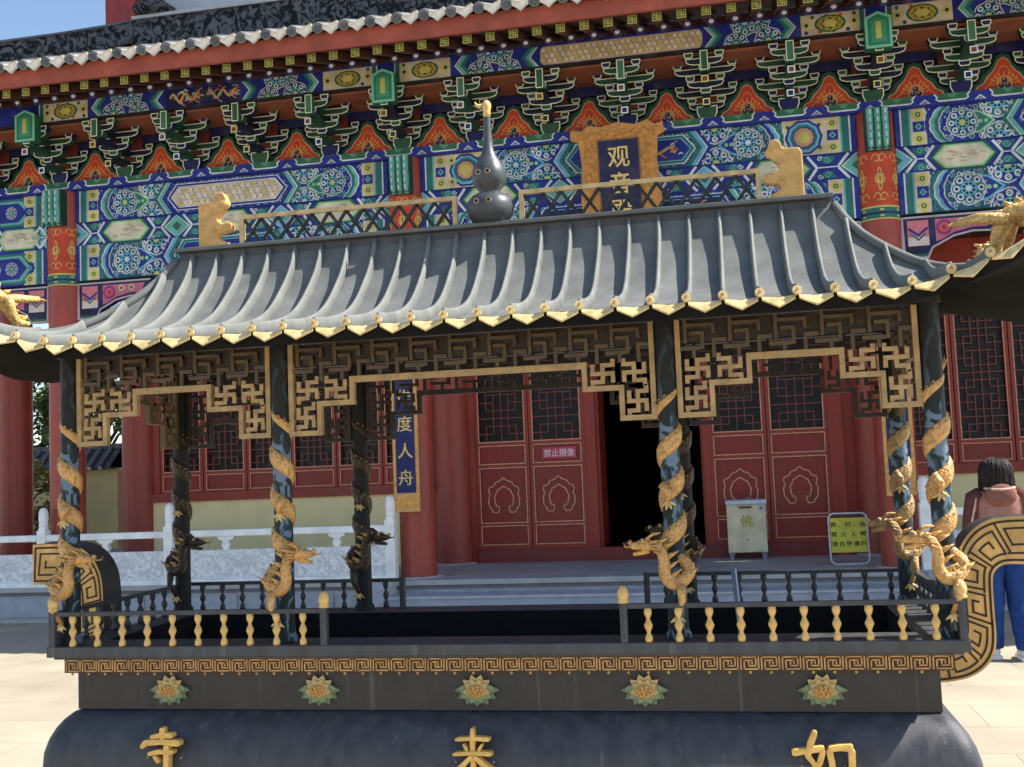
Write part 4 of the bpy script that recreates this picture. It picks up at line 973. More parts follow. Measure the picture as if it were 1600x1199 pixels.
def beam_face(p, x0, x1, z0, z1, kind, pal):
    base = (cBLUE, lin(30,84,120))[pal]; H = z1-z0; xc = (x0+x1)/2; L = x1-x0
    p.rect(x0,x1,z0,z1,base,0)
    nx = int(L/.105); nz_ = max(2, int(H/.10))
    for i in range(nx):
        for k_ in range(nz_):
            a = x0+L*(i+.5+(.5 if k_ % 2 else 0))/(nx+.5); b = z0+H*(k_+.5)/nz_
            p.scroll(a, b, .036, (cCYAN, cLGREEN, cWHITE)[(i+k_) % 3], .008, .4, 1.15, 1 if (i+k_) % 2 else -1, i*1.3); p.disk(a+.05, b+.03, .009, (cWHITE,cYEL)[k_ % 2], .4, 5)
    for d, xe in ((1,x0),(-1,x1)):
        x = end_strip(p, xe, z0, z1, d, 1)
        if kind == 2:                                              # framed medallion box first (middle bay)
            w_ = .46; a, b = min(x,x+d*w_), max(x,x+d*w_); p.rect(a,b,z0,z1,lin(226,210,186),1); c = (a+b)/2
            for ux in (-1,1):
                for uz in (-1,1):
                    p.disk(c+ux*.17,(z0+z1)/2+uz*.13,.05,cYEL,2,10,.2,4); p.disk(c+ux*.17,(z0+z1)/2+uz*.13,.02,cBLUE,3,6)
            for rr, cc, l in ((.198,cBLUE,2),(.172,cCYAN,3),(.145,cTEAL,4),(.118,cBLUE,5),(.105,cLGOLD,6),(.07,cYEL,7)): p.disk(c,(z0+z1)/2,rr,cc,l,32,.035,10)
            x += d*w_
        x = zig(p, x+d*.10, z0+.004, z1-.004, d, 2, pal)
        # pear shaped rosette, then a pair of half rosettes
        R = H*.40; cx = x+d*(R*.72); zc = (z0+z1)/2
        p.poly([(cx-d*R*.2,zc-R),(cx+d*R*1.2,zc-R*.7),(cx+d*R*2.1,zc),(cx+d*R*1.2,zc+R*.7),(cx-d*R*.2,zc+R)],(cLGREEN,cCYAN)[pal],1); p.poly([(cx-d*R*.2,zc-R*.9),(cx+d*R*1.1,zc-R*.6),(cx+d*R*1.9,zc),(cx+d*R*1.1,zc+R*.6),(cx-d*R*.2,zc+R*.9)],(cTEAL,cBLUE)[pal],2)
        for q in (1.15,1.5): p.disk(cx+d*R*q,zc,R*.14,cLGREEN,3,8); 
        p.rosette(cx, zc, R, 3, pal)
        cx2 = cx+d*R*2.25
        p.rosette(cx2, z1-.002, H*.44, 2, 1-pal, z0+.003, z1-.003); p.rosette(cx2, z0+.002, H*.44, 2, 1-pal, z0+.003, z1-.003)
        # leaf tips in the gaps
        for uz in (1,-1):
            p.scroll(cx+d*R*1.35, zc+uz*R*.92, R*.26, cWHITE, .012, 3, 1.2, uz)
            p.scroll(cx-d*R*.9, zc+uz*R*.95, R*.2, cCYAN, .01, 3, 1.2, -uz)
        for i in range(8):                                          # curls round the rosettes
            t = i*pi/4+pi/8; p.scroll(cx+R*.93*cos(t), zc+R*.93*sin(t)*.98, R*.13, (cLGREEN,cWHITE)[pal], .009, 8, 1.1, 1 if i % 2 else -1, t)
        for uz in (1,-1):
            for i in range(5):
                t = (pi if uz > 0 else 0)+pi*(i+.5)/5; p.scroll(cx2+H*.34*cos(t), zc+uz*(H/2-.002)+H*.34*sin(t), H*.055, cWHITE, .008, 8, 1.1, 1, t)
        # chevrons toward the centre
        xs = cx2+d*H*.40
        bands = [(.05,cTEAL),(.014,cWHITE),(.05,cLTEAL),(.05,cBLUE)] if pal == 0 else [(.05,cBLUE),(.014,cWHITE),(.05,cCYAN),(.05,cTEAL)]
        o_ = 0
        for wd, c in bands:
            a, b = xs+d*o_, xs+d*(o_+wd); k_ = -d*.13
            p.poly([(a,z0+.004),(b,z0+.004),(b+k_,zc),(a+k_,zc)],c,5); p.poly([(a+k_,zc),(b+k_,zc),(b,z1-.004),(a,z1-.004)],c,5); o_ += wd
        if d == 1: ca = xs+o_-.13+.05
        else: cb = xs-o_+.13-.05
    if cb-ca > .3:
        p.hexa(ca-.03,cb+.03,z0+.035,z1-.035,.13,cWHITE,6); p.hexa(ca-.015,cb+.015,z0+.045,z1-.045,.125,(cBLUE,cTEAL)[pal],7); p.hexa(ca+.02,cb-.02,z0+.07,z1-.07,.11,(cWHITE if kind == 1 else cCYAN),8)
        if kind == 1: p.hexa(ca+.03,cb-.03,z0+.078,z1-.078,.105,lin(224,206,186),9); honey(p,ca+.09,cb-.09,z0+.075,z1-.075,10)
        else: p.hexa(ca+.035,cb-.035,z0+.082,z1-.082,.105,cNAVY if pal == 0 else cBLUE,9); drag(p,ca+.06,cb-.06,z0+.08,z1-.08,10)
def mid_face(p, x0, x1, z0, z1):
    H = z1-z0; zc = (z0+z1)/2; p.rect(x0,x1,z0,z1,cBLUE,0); n = max(2, round((x1-x0)/1.5)); w_ = (x1-x0)/n
    for i in range(n+1):                                           # diamonds
        c = x0+i*w_
        def cl(pts): return [(min(max(a,x0),x1),b) for a,b in pts]
        for s_, cc, l in ((.20,cTEAL,1),(.165,cWHITE,2),(.145,cLTEAL if i % 2 else cCYAN,3),(.06,cGREEN,4)):
            p.poly(cl([(c-s_*1.05,zc),(c,zc-min(s_*.95,H/2-.003)),(c+s_*1.05,zc),(c,zc+min(s_*.95,H/2-.003))]),cc,l)
    for i in range(n):
        a = x0+i*w_; b = a+w_; c = (a+b)/2
        for d in (1,-1):
            xs = (a if d > 0 else b)+d*.21; xe = c-d*.40
            p.stroke([(xs,zc),(xe,zc)],.035,cTEAL if i % 2 else cBLUE,5); p.stroke([(xs,zc),(xe,zc)],.014,cWHITE,6)
            for uz in (1,-1):
                xm = (xs+xe)/2
                p.stroke([(xs-d*.12,zc+uz*H*.48),(xs,zc),],.03,cWHITE,4); p.stroke([(xe,zc),(xe+d*.10,zc+uz*H*.46)],.03,cWHITE,4)
                p.disk(xm,zc+uz*H*.42,.085,cTEAL,1,14,0,0,0,(pi if uz > 0 else 0),(2*pi if uz > 0 else pi)); p.scroll(xm,zc+uz*H*.30,.04,cLTEAL,.012,3,1.3,uz*d); p.scroll(xm+.08*d,zc+uz*H*.34,.03,cWHITE,.01,3,1.2,-uz*d)
        for s_, cc, l in ((.345,cGREEN,3),(.315,cLGREEN,4),(.285,cCREAM,5)):
            hh = H/2-.004-(.345-s_)*.5
            p.poly([(c-s_,zc),(c-s_*.62,zc-hh),(c+s_*.62,zc-hh),(c+s_,zc),(c+s_*.62,zc+hh),(c-s_*.62,zc+hh)],cc,l)
        for k_ in range(12):                                       # faint ink dragon
            aa = c+(random.random()-.5)*.42; bb = zc+(random.random()-.5)*H*.5
            p.stroke([(aa,bb),(aa+.02,bb+.015),(aa+.05,bb-.005),(aa+.07,bb+.01)],.009,random.choice((lin(196,170,130),lin(170,150,130),lin(206,150,140))),6)
def bay(x0, x1, kind, flip):
    for (z0, z1, dep, nm, pal, kd) in ((4.99,5.395,.0,'upper_beam',flip,kind),(4.24,4.69,.0,'lower_beam',1-flip,0)):
        m = M(); m.box(x0,x1,YF-.10,YF+.14,z0,z1,(cBLUE,cTEAL)[pal]); o = m.build(nm, PAINT, hall)
        p = P(YF-.1005); beam_face(p,x0,x1,z0,z1,kd,pal); p.build('painted_pattern', PAINT, o)
    m = M(); m.box(x0,x1,YF-.075,YF+.05,4.691,4.989,cBLUE); o = m.build('board_between_beams', PAINT, hall)
    p = P(YF-.0755); mid_face(p,x0,x1,4.692,4.988); p.build('painted_pattern', PAINT, o)
E2=1
for i in range(5):
    x0, x1 = CX[i]+.205, CX[i+1]-.205
    if x1-x0 < 2:
        m = M(); m.box(x0,x1,YF-.1,YF+.14,4.24,5.395,cBLUE); o = m.build('end_beam', PAINT, hall); p = P(YF-.1005)
        p.rect(x0,x1,4.24,5.395,cBLUE,0)
        xm = (x0+x1)/2
        for zc, H in ((5.19,.40),(4.46,.44)):
            p.hexa(xm-.62,xm+.62,zc-H*.45,zc+H*.45,.15,cTEAL,1); p.hexa(xm-.56,xm+.56,zc-H*.38,zc+H*.38,.14,cLTEAL,2); p.hexa(xm-.5,xm+.5,zc-H*.31,zc+H*.31,.12,cBLUE,3); p.rosette(xm,zc,H*.27,4,1); p.rosette(xm-.28,zc,H*.2,4,0); p.rosette(xm+.28,zc,H*.2,4,0)
            for d in (1,-1): end_strip(p,(x0 if d > 0 else x1),zc-H/2,zc+H/2,d,1)
        mid_face(p,x0,x1,4.692,4.988); p.build('painted_pattern', PAINT, o)
    else: bay(x0, x1, {1:1,2:2,3:1}[i], 0 if i != 2 else 1)
# cross beams of the gallery that tie the two rows of columns
for x in CX:
    m = M(); m.box(x-.11,x+.11,YF+.16,YR+.1,4.35,4.75,cGREEN); m.build('tie_beam', PAINT, hall)
m = M(); m.box(-10.2,10.2,YF+.2,YR-.05,5.05,5.1,lin(110,52,40)); m.build('gallery_ceiling', PAINT, hall)
# flat plate on top of the beams with cloud-edged drops
m = M(); m.box(-10.4,10.4,YF-.17,YF+.17,5.3955,5.51,cBLUE); pl = m.build('eave_plate', PAINT, hall)
p = P(YF-.1705); p.rect(-10.4,10.4,5.396,5.51,cBLUE,0)
k_ = 0; x = -10.3
while x < 10.3:
    pts = [(x,5.51),(x+.03,5.475),(x+.02,5.45),(x+.05,5.43),(x+.32,5.43),(x+.35,5.45),(x+.34,5.475),(x+.37,5.51)]
    p.poly(pts,cGREEN,1); p.stroke(pts,.016,cWHITE,2); p.poly([(x+.12,5.505),(x+.185,5.45),(x+.25,5.505)],lin(90,150,120),2)
    p.poly([(x+.41,5.415),(x+.47,5.465),(x+.53,5.415)],cWHITE,1); p.poly([(x+.43,5.418),(x+.47,5.45),(x+.51,5.418)],lin(120,120,170),2)
    x += .5675
p.build('painted_pattern', PAINT, pl)
# brackets under the beams beside each column
def sparrow(x, d):
    m = M(); y0, y1 = YF-.07, YF+.05
    O_ = [(0,4.20),(1.0,4.20),(.92,4.0),(.72,4.01),(.52,3.97),(.38,3.90),(.30,3.86),(.27,3.80),(.25,3.755),(0,3.755)]
    m.prism([(x+d*a,b) for a,b in O_], y0, y1, cNAVY); o = m.build('carved_corner_bracket', PAINT, hall)
    p = P(y0-.001)
    p.stroke([(x+d*a,b) for a,b in O_+O_[:1]],.022,lin(196,180,190),2)
    p.poly([(x+d*a,b) for a,b in ((.05,4.165),(.27,4.165),(.27,3.885),(.05,3.885))],lin(226,130,140),1); p.poly([(x+d*a,b) for a,b in ((.05,3.98),(.27,3.98),(.27,3.885),(.05,3.885))],lin(232,214,206),2)
    p.stroke([(x+d*a,b) for a,b in ((.06,4.08),(.16,4.0),(.26,4.08))],.025,cBLUE,3); p.stroke([(x+d*a,b) for a,b in ((.08,4.02),(.16,3.95),(.24,4.02))],.02,cTEAL,3)
    p.poly([(x+d*a,b) for a,b in ((.34,4.165),(.92,4.165),(.87,4.045),(.72,4.05),(.53,4.01),(.40,3.94),(.34,3.92))],lin(206,112,140),1)
    p.disk(x+d*.43,4.07,.085,lin(160,60,120),2); p.disk(x+d*.43,4.07,.055,lin(226,90,120),3); p.disk(x+d*.43,4.07,.025,cRED,4,8)
    for q in (.60,.74): p.disk(x+d*q,4.115,.045,lin(220,190,150),2,12,.2,5); p.disk(x+d*q,4.115,.02,cGREEN,3,8)
    p.poly([(x+d*a,b) for a,b in ((.03,3.86),(.17,3.86),(.15,3.815),(.06,3.815))],cBLACK,3); p.stroke([(x+d*a,b) for a,b in ((.02,3.78),(.24,3.78))],.03,cGREEN,3)
    p.build('painted_pattern', PAINT, o)
for x in CX[1:5]:
    for d in (-1,1): sparrow(x+d*.218, d)
# green carved drop in front of each column head
for x in CX:
    m = M(); m.box(x-.13,x+.13,YF-.30,YF-.10,4.94,5.39,cDGREEN)
    for i in range(3):
        xx = x-.08+.08*i; m.tube([(xx,YF-.31,5.38),(xx,YF-.315,5.2),(xx,YF-.29,5.02),(xx,YF-.26,4.94)],.036,cLTEAL if i != 1 else lin(90,180,150),8)
        for q in range(5): m.tube([(xx,YF-.35,5.36-.085*q),(xx,YF-.35,5.31-.085*q)],.010,cWHITE,6)
    m.build('beam_end_drop', PAINT, hall)

# bracket sets --------------------------------------------------------------------------
def inset(pts, d):
    n = len(pts); out = []; A = sum(pts[i][0]*pts[(i+1)%n][1]-pts[(i+1)%n][0]*pts[i][1] for i in range(n)); s = 1 if A > 0 else -1
    for i in range(n):
        p0 = Vector(pts[i-1]); p1 = Vector(pts[i]); p2 = Vector(pts[(i+1)%n])
        e1 = (p1-p0).normalized(); e2 = (p2-p1).normalized(); n1 = Vector((-e1.y,e1.x))*s; n2 = Vector((-e2.y,e2.x))*s
        b_ = (n1+n2); b_ = b_.normalized() if b_.length > 1e-6 else n1
        out.append(tuple(p1+b_*d/max(b_.dot(n1),.4)))
    return out
cEDGE = lin(226,230,204)
def outlined(m, pts, y0, y1, col, e=.013, edge=None):
    edge = edge or cEDGE
    m.prism(pts, y0, y1, edge, col)
    q = inset(pts, e); m.add([(x,y0-.0015,z) for x,z in q],[tuple(range(len(q)))],col)
def bracket(cA, cB, ang):
    m = M()
    def dou(x, y, z, w_, h, c, dp=.10):
        outlined(m,[(x-w_*.36,z),(x+w_*.36,z),(x+w_*.5,z+h*.45),(x+w_*.5,z+h),(x-w_*.5,z+h),(x-w_*.5,z+h*.45)],y-dp/2,y+dp/2,c,.011)
    def arm(y, z, Lh, c, h=.078, t=.085):
        r_ = .085
        pts = [(-Lh,z+h),(-Lh,z+h*.55),(-Lh+r_*.3,z+h*.2),(-Lh+r_,z),(Lh-r_,z),(Lh-r_*.3,z+h*.2),(Lh,z+h*.55),(Lh,z+h)]
        outlined(m,pts,y-t/2,y+t/2,c,.011)
    outlined(m,[(-.085,0),(.085,0),(.115,.07),(.115,.145),(-.115,.145),(-.115,.07)],-.13,.12,cB,.012)
    # tier 1..3
    Y = (0,-.33,-.66); Z = (.13,.275,.42)
    arm(Y[0],Z[0],.20,cA); arm(Y[0],Z[1]+.004,.335,cA); arm(Y[1],Z[1],.20,cA); arm(Y[1],Z[2]+.004,.335,cA); arm(Y[2],Z[2],.20,cA)
    for s in (-1,1):
        dou(s*.165,Y[0],Z[0]+.079,.10,.064,cB); dou(s*.165,Y[1],Z[1]+.079,.10,.064,cB); dou(s*.165,Y[2],Z[2]+.079,.10,.064,cB)
        dou(s*.30,Y[0],Z[1]+.084,.10,.062,cB); dou(s*.30,Y[1],Z[2]+.084,.10,.062,cB)
    for k_ in (0,1):                                               # arms reaching forward with small square noses
        yy = Y[k_+1]; z = Z[k_]
        m.box(-.042,.042,yy-.02,-.05,z+.003,z+.075,cA)
        m.bar((0,yy+.02,z+.035),(0,yy-.16,z-.055),.075,.07,cA,up=Vector((0,0,1)))
        outlined(m,[(-.04,z-.095),(.04,z-.095),(.04,z-.017),(-.04,z-.017)],yy-.172,yy-.162,cBROWN if k_ else cNAVY,.014,cYEL if ang else cWHITE)
        dou(0,yy-.0,z+.079,.125,.064,cB)
    outlined(m,[(-.042,.325),(.042,.325),(.042,.545),(-.042,.545)],-.80,-.712,cB if ang else lin(60,110,84),.010)
    m.box(-.035,.035,-.71,-.05,Z[2]+.003,Z[2]+.075,cA)
    m.box(-.20,.20,-.035,-.03,.15,.52,lin(110,44,34))               # red board seen between the arms
    return m
G1, B1 = lin(32,72,56), lin(24,30,86)
protoA = bracket(G1, B1, 0).build('bracket_set', BRKT, hall, at=(0,0,0)); protoB = bracket(lin(24,30,58), lin(44,84,60), 1).build('bracket_set', BRKT, hall, at=(0,0,0))
bx = []
for i in range(5):
    n = {4.57:5}.get(round(CX[i+1]-CX[i],2), 6 if i == 2 else 2)
    bx += [CX[i]+(CX[i+1]-CX[i])*j/n for j in range(n)]
bx.append(CX[5]); used = {0:False,1:False}
for i, x in enumerate(bx):
    pr_ = (protoA, protoB)[i % 2]
    if not used[i % 2]: pr_.location = Vector((x,YF,5.512))-org(hall); WO[pr_.name] = Vector((x,YF,5.512)); used[i % 2] = True
    else: dup(pr_, (x,YF,5.512), hall)
# flame-shaped boards between the sets
def flame(w_):
    m = M(); base = [(-.30,0),(-.26,.07),(-.20,.10),(-.16,.17),(-.11,.215),(-.075,.27),(-.05,.335),(0,.365),(.05,.335),(.075,.27),(.11,.215),(.16,.17),(.20,.10),(.26,.07),(.30,0)]
    big = [(a*1.32,b*1.16) for a,b in base]
    def lay(pts, y, c): m.add([(a,y,b) for a,b in pts],[tuple(range(len(pts)))],c)
    m.prism(big, -.03, .02, cDGREEN); lay([(a*1.08,b*1.03+.0) for a,b in base],-.032,lin(200,170,120)); lay(base,-.034,lin(196,66,34))
    lay([(a*.8,b*.80) for a,b in base],-.036,lin(214,110,50)); lay([(a*.7,b*.72) for a,b in base],-.038,lin(186,58,34))
    for i in range(9):
        t = pi*(i+.5)/9; m.bar((.10*cos(t),-.0395,.06+.09*sin(t)),(.16*cos(t),-.0395,.07+.14*sin(t)),.010,.001,lin(220,160,70))
    for q in range(24): pass
    lay([(.085*cos(t),.085+.085*sin(t)) for t in [2*pi*i/16 for i in range(16)]],-.0405,lin(206,140,70))
    for a,b in ((-.032,.06),(.032,.06),(0,.115)):
        m.ball((a,-.041,b),.030,cNAVY,10,6,(1,.3,1)); m.ball((a-.006,-.05,b+.008),.010,lin(170,180,170),6,4,(1,.3,1))
    return m
fl = flame(1).build('flame_board', BRKT, hall, at=(0,0,0)); ff = True
for a, b in zip(bx, bx[1:]):
    loc = ((a+b)/2, YF-.02, 5.512)
    if ff: fl.location = Vector(loc)-org(hall); WO[fl.name] = Vector(loc); ff = False
    else: dup(fl, loc, hall)
# wall plane behind the brackets, the blue tie beam, and the brown soffit
m = M(); m.box(-10.4,10.4,YF+.03,YF+.09,5.511,6.06,lin(34,60,52)); m.build('bracket_backing', BRKT, hall)
m = M(); m.box(-10.4,10.4,YF-.03,YF+.029,5.945,6.06,lin(24,30,92)); m.build('upper_tie_beam', PAINT, hall)
m = M(); m.box(-10.6,10.6,7.74,YF+.09,6.061,6.086,lin(150,84,56)); m.build('soffit_board', PAINT, hall)
# painted eave purlin board
m = M(); m.box(-10.8,10.8,7.70,7.80,6.115,6.37,cBLUE); m.box(-10.8,10.8,7.685,7.80,6.0865,6.1145,cBLACK); pu = m.build('eave_purlin', PAINT, hall)
p = P(7.6995); p.rect(-10.8,10.8,6.116,6.37,cBLUE,0)
def purlin(x0, x1, kind):
    z0, z1, zc = 6.120, 6.345, 6.232
    for d, xe in ((1,x0),(-1,x1)):
        x = xe
        for wd, c in ((.05,cBLUE),(.015,cWHITE),(.05,cTEAL)): p.rect(min(x,x+d*wd),max(x,x+d*wd),z0,z1,c,1); x += d*wd
        a, b = min(x,x+d*.6), max(x,x+d*.6); p.rect(a,b,z0,z1,lin(220,206,178),1); c_ = (a+b)/2
        p.disk(c_,zc,.095,cGREEN,2,24,0,0,0,0,2*pi,1.7); p.disk(c_,zc,.078,lin(196,168,70),3,24,.06,8,0,0,2*pi,1.7); p.disk(c_,zc,.06,lin(120,110,50),4,24,.2,8,0,0,2*pi,1.7); p.disk(c_,zc,.045,cYEL,5,16,.2,6,0,0,2*pi,1.7)
        for q_ in range(8): p.disk(x+d*(.05+.5*q_/7), z0+.03 if q_ % 2 else z1-.03, .022, (cGREEN,cBLUE,cORANGE)[q_ % 3], 1.5, 8)
        for s in (-1,1): p.disk(c_+s*.245,zc,.05,cYEL,2,12,.25,4); p.disk(c_+s*.245,zc,.022,cNAVY,3,6)
        x += d*.6
        def ch(x, bands):
            for wd, c in bands:
                a, b = x, x+d*wd; k_ = -d*.09
                p.poly([(a,z0),(b,z0),(b+k_,zc),(a+k_,zc)],c,3); p.poly([(a+k_,zc),(b+k_,zc),(b,z1),(a,z1)],c,3); x += d*wd
            return x
        x = ch(x+d*.09, [(.05,cBLUE),(.015,cWHITE),(.05,cLTEAL),(.05,cTEAL)])
        for q in range(2):
            a_ = x+d*(.09+.24*q); p.rosette(a_,z1 if q % 2 else z0,.15,2,q,z0,z1); p.rosette(a_+d*.10,z0 if q % 2 else z1,.13,2,1-q,z0,z1)
        x = ch(x+d*.66, [(.05,cTEAL),(.04,cLTEAL),(.015,cWHITE),(.06,cBLUE)])
        if d == 1: ca = x-.04
        else: cb = x+.04
    if cb-ca > .2:
        p.rect(ca,cb,z0+.008,z1-.008,lin(214,190,160) if kind else cNAVY,1)
        if kind: honey(p,ca,cb,z0+.008,z1-.008,2)
        else:
            drag(p,ca,(ca+cb)/2,z0,z1,2); drag(p,(ca+cb)/2,cb,z0,z1,2)
for i in range(5):
    a, b = CX[i]+.05, CX[i+1]-.05
    if b-a > 2.5: purlin(a,b,1 if i == 2 else 0)
p.build('painted_pattern', PAINT, pu)
# hanging green plates at the column axes
for x in CX:
    m = M(); z0, z1 = 5.86, 6.25; pts = [(x-.135,z0+.03),(x-.05,z0),(x+.05,z0),(x+.135,z0+.03),(x+.135,z1-.06),(x,z1),(x-.135,z1-.06)]
    pts = [(x-.135,z0),(x+.135,z0),(x+.135,z1-.06),(x,z1),(x-.135,z1-.06)]
    m.prism(pts,7.56,7.69,lin(126,206,176),cGREEN); q = inset(pts,.028); m.add([(a,7.5585,b) for a,b in q],[tuple(range(len(q)))],lin(40,130,104)); q = inset(pts,.06); m.add([(a,7.557,b) for a,b in q],[tuple(range(len(q)))],lin(60,160,120))
    m.add([(a,7.5555,b) for a,b in ((x-.028,5.96),(x+.028,5.96),(x+.028,6.14),(x-.028,6.14))],[(0,1,2,3)],cYEL)
    m.build('hanging_plate', PAINT, hall)
# round rafters with blue ends and white pearls, square flying rafters above them
cRAF = lin(92,46,36)
m = M(); a = Vector((0,7.40,6.285)); b_ = Vector((0,8.3,6.66)); m.tube([a,b_],.052,cRAF,12)
d_ = (a-b_).normalized(); m.tube([a,a+d_*.004],.050,cNAVY,14); m.ball(a+d_*.004+Vector((0,0,.010)),.030,lin(240,240,250),10,6,(1,.35,1))
r1 = m.build('round_rafter', PAINT, hall, at=(0,7.40,6.285))
m = M(); m.bar((0,6.932,6.207),(0,7.9,6.535),.096,.09,cRAF,up=Vector((0,-.32,1)))
y = 6.914
def fq(x0,x1,z0,z1,c,l): m.add([(x0,y-l*.0012,z0),(x1,y-l*.0012,z0),(x1,y-l*.0012,z1),(x0,y-l*.0012,z1)],[(0,1,2,3)],c)
fq(-.048,.048,6.162,6.252,cYEL,0); fq(-.038,.038,6.172,6.242,cGREEN,1); fq(-.030,.030,6.214,6.224,cYEL,2); fq(-.030,.030,6.190,6.200,cYEL,2.1); fq(-.006,.006,6.178,6.238,cYEL,2.2); fq(-.030,-.020,6.205,6.235,cYEL,2.3); fq(.020,.030,6.180,6.208,cYEL,2.4)
r2_ = m.build('flying_rafter', PAINT, hall, at=(0,6.914,6.16))
f1 = True; i = 0; x = -8.5
while x < 5.2:
    for o, loc in ((r1,(x,7.40,6.285)),(r2_,(x-.045,6.914,6.16))):
        if f1: o.location = Vector(loc)-org(hall); WO[o.name] = Vector(loc)
        else: dup(o, loc, hall)
    f1 = False; x += .25
# boards over the rafters, and the red eave fascia
m = M(); m.add([(-10.9,6.80,6.222),(10.9,6.80,6.222),(10.9,8.4,6.755),(-10.9,8.4,6.755),(-10.9,6.80,6.242),(10.9,6.80,6.242),(10.9,8.4,6.775),(-10.9,8.4,6.775)],[(0,1,2,3),(4,5,6,7),(0,1,5,4)],cRAF); m.build('rafter_boards', PAINT, hall)
m = M(); m.box(-10.95,10.95,6.76,6.799,6.215,6.405,lin(158,78,62)); m.build('eave_fascia', mat('weathered_red_board', .7, noise=.3, nscale=4, streak=1, bump=.1), hall)
# tiled lower roof
cTL = lin(96,100,104)
tl = M()
def rline(t): return (6.70+2.4*t, 6.44+.92*t+.04*t*t)                 # y,z down-slope profile
tl.grid(lambda u, v: (-10.95+21.9*u, rline(v)[0], rline(v)[1]), 2, 8, lin(70,72,76))
x = -10.8; k_ = 0
while x < 10.9:
    tl.tube([(x,)+rline(t/6) for t in range(7)], .062, cTL, 8); yz = rline(0)
    tl.tube([(x,yz[0]+.0,yz[1]),(x,yz[0]-.02,yz[1]-.01)],.06,lin(112,116,120),14); tl.ball((x,yz[0]-.02,yz[1]-.01),.04,lin(90,92,98),8,5,(1,.4,1))
    x += .295
tl.build('roof_tiles', mat('grey_tile', .7, noise=.35, nscale=5, bump=.15), hall)
LIME = mat('limewashed_tile', .8, noise=.3, nscale=9, bump=.2)
x = -10.8; wt0 = None
while x < 10.6:
    if wt0 is None:
        wt = M(); a, b = .06, .235; yz = rline(0); c = (a+b)/2; y0 = yz[0]-.02; zt = yz[1]
        pts = [(a,zt+.035),(c,zt+.01),(b,zt+.035),(b,zt-.03),(c+.045,zt-.055),(c,zt-.095),(c-.045,zt-.055),(a,zt-.03)]
        wt.prism(pts, y0-.012, y0+.02, lin(220,218,212))
        wt.add([(a,y0-.055,zt+.01),(c,y0-.06,zt-.02),(b,y0-.055,zt+.03),(b,y0+.12,zt+.075),(c,y0+.12,zt+.03),(a,y0+.12,zt+.055)],[(0,1,4,5),(1,2,3,4)],lin(230,228,222))
        wt0 = wt.build('drip_tile', LIME, hall, at=(0,y0,zt)); wt0.location = Vector((x,y0,zt))-org(hall)
    elif x < 4 or x > 9: dup(wt0, (x,y0,zt), hall)
    x += .295
# ridge round the foot of the upper storey, hip ridge to the corner, upper storey
def carvedark(t, n, b):
    L = t.links; tc = n.new('ShaderNodeTexCoord'); vo = n.new('ShaderNodeTexNoise'); vo.inputs['Scale'].default_value=6.5; vo.inputs['Detail'].default_value=3; vo.inputs['Distortion'].default_value=2.2; L.new(tc.outputs['Object'], vo.inputs['Vector'])
    cr = n.new('ShaderNodeValToRGB'); e = cr.color_ramp.elements; e[0].position=.44; e[0].color=(.010,.011,.014,1); e[1].position=.58; e[1].color=(.12,.125,.14,1); L.new(vo.outputs['Fac'], cr.inputs[0]); L.new(cr.outputs[0], b.inputs['Base Color'])
    bp = n.new('ShaderNodeBump'); bp.inputs['Strength'].default_value=.9; bp.inputs['Distance'].default_value=.06; L.new(vo.outputs['Fac'], bp.inputs['Height']); L.new(bp.outputs[0], b.inputs['Normal'])
CDK = simple('carved_grey_ridge', (.06,.06,.07,1), .7, carvedark)
m = M(); m.box(-6.6,6.6,8.95,9.15,7.25,7.86,cTL); o = m.build('foot_ridge', CDK, hall); m = M(); m.box(-6.62,6.62,8.92,9.16,7.8605,7.905,lin(176,180,186)); m.build('ridge_cap', STONE, o)
for sx in (-1,1):
    m = M(); cp = M(); P_ = [Vector((sx*6.60,9.10,7.62)),Vector((sx*6.95,8.78,7.43)),Vector((sx*7.4,8.45,7.25)),Vector((sx*7.95,8.1,7.08)),Vector((sx*8.8,7.6,6.88)),Vector((sx*9.8,7.1,6.74)),Vector((sx*10.5,6.8,6.77)),Vector((sx*11.0,6.6,6.88))]
    for g_, w_, za, zb in ((m,.09,-.02,.27),(cp,.11,.2705,.30)):
        b0 = len(g_.v)
        for i_, p_ in enumerate(P_):
            t = P_[min(i_+1,len(P_)-1)]-P_[max(i_-1,0)]; nn = Vector((-t.y,t.x,0)).normalized()*w_
            g_.v += [tuple(p_+nn+Vector((0,0,za))),tuple(p_-nn+Vector((0,0,za))),tuple(p_-nn+Vector((0,0,zb))),tuple(p_+nn+Vector((0,0,zb)))]
        for i_ in range(len(P_)-1):
            for q in range(4): g_.f.append((b0+i_*4+q,b0+i_*4+(q+1)%4,b0+(i_+1)*4+(q+1)%4,b0+(i_+1)*4+q)); g_.c.append(cTL)
        for e_ in (0,len(P_)-1): g_.f.append(tuple(b0+e_*4+q for q in range(4))); g_.c.append(cTL)
    hr = m.build('hip_ridge', CDK, hall); cp.build('ridge_cap', MATS['grey_tile'], hr)
    m = M(); m.box(sx*6.83-.22,sx*6.83+.22,9.0,9.4,7.3,10.4,lin(150,56,50)); m.build('upper_column', LACQ, hall)
    m = M(); m.lathe([(.2,0),(.3,.1),(.16,.2),(.05,.32)], sx*6.35, 9.05, 7.906, cTL, 10); m.build('ridge_beast', CDK, hall, smooth=True)
m = M(); m.box(-6.6,6.6,9.6,9.8,7.3,10.4,lin(190,200,214)); m.build('upper_wall', PLASTER, hall)
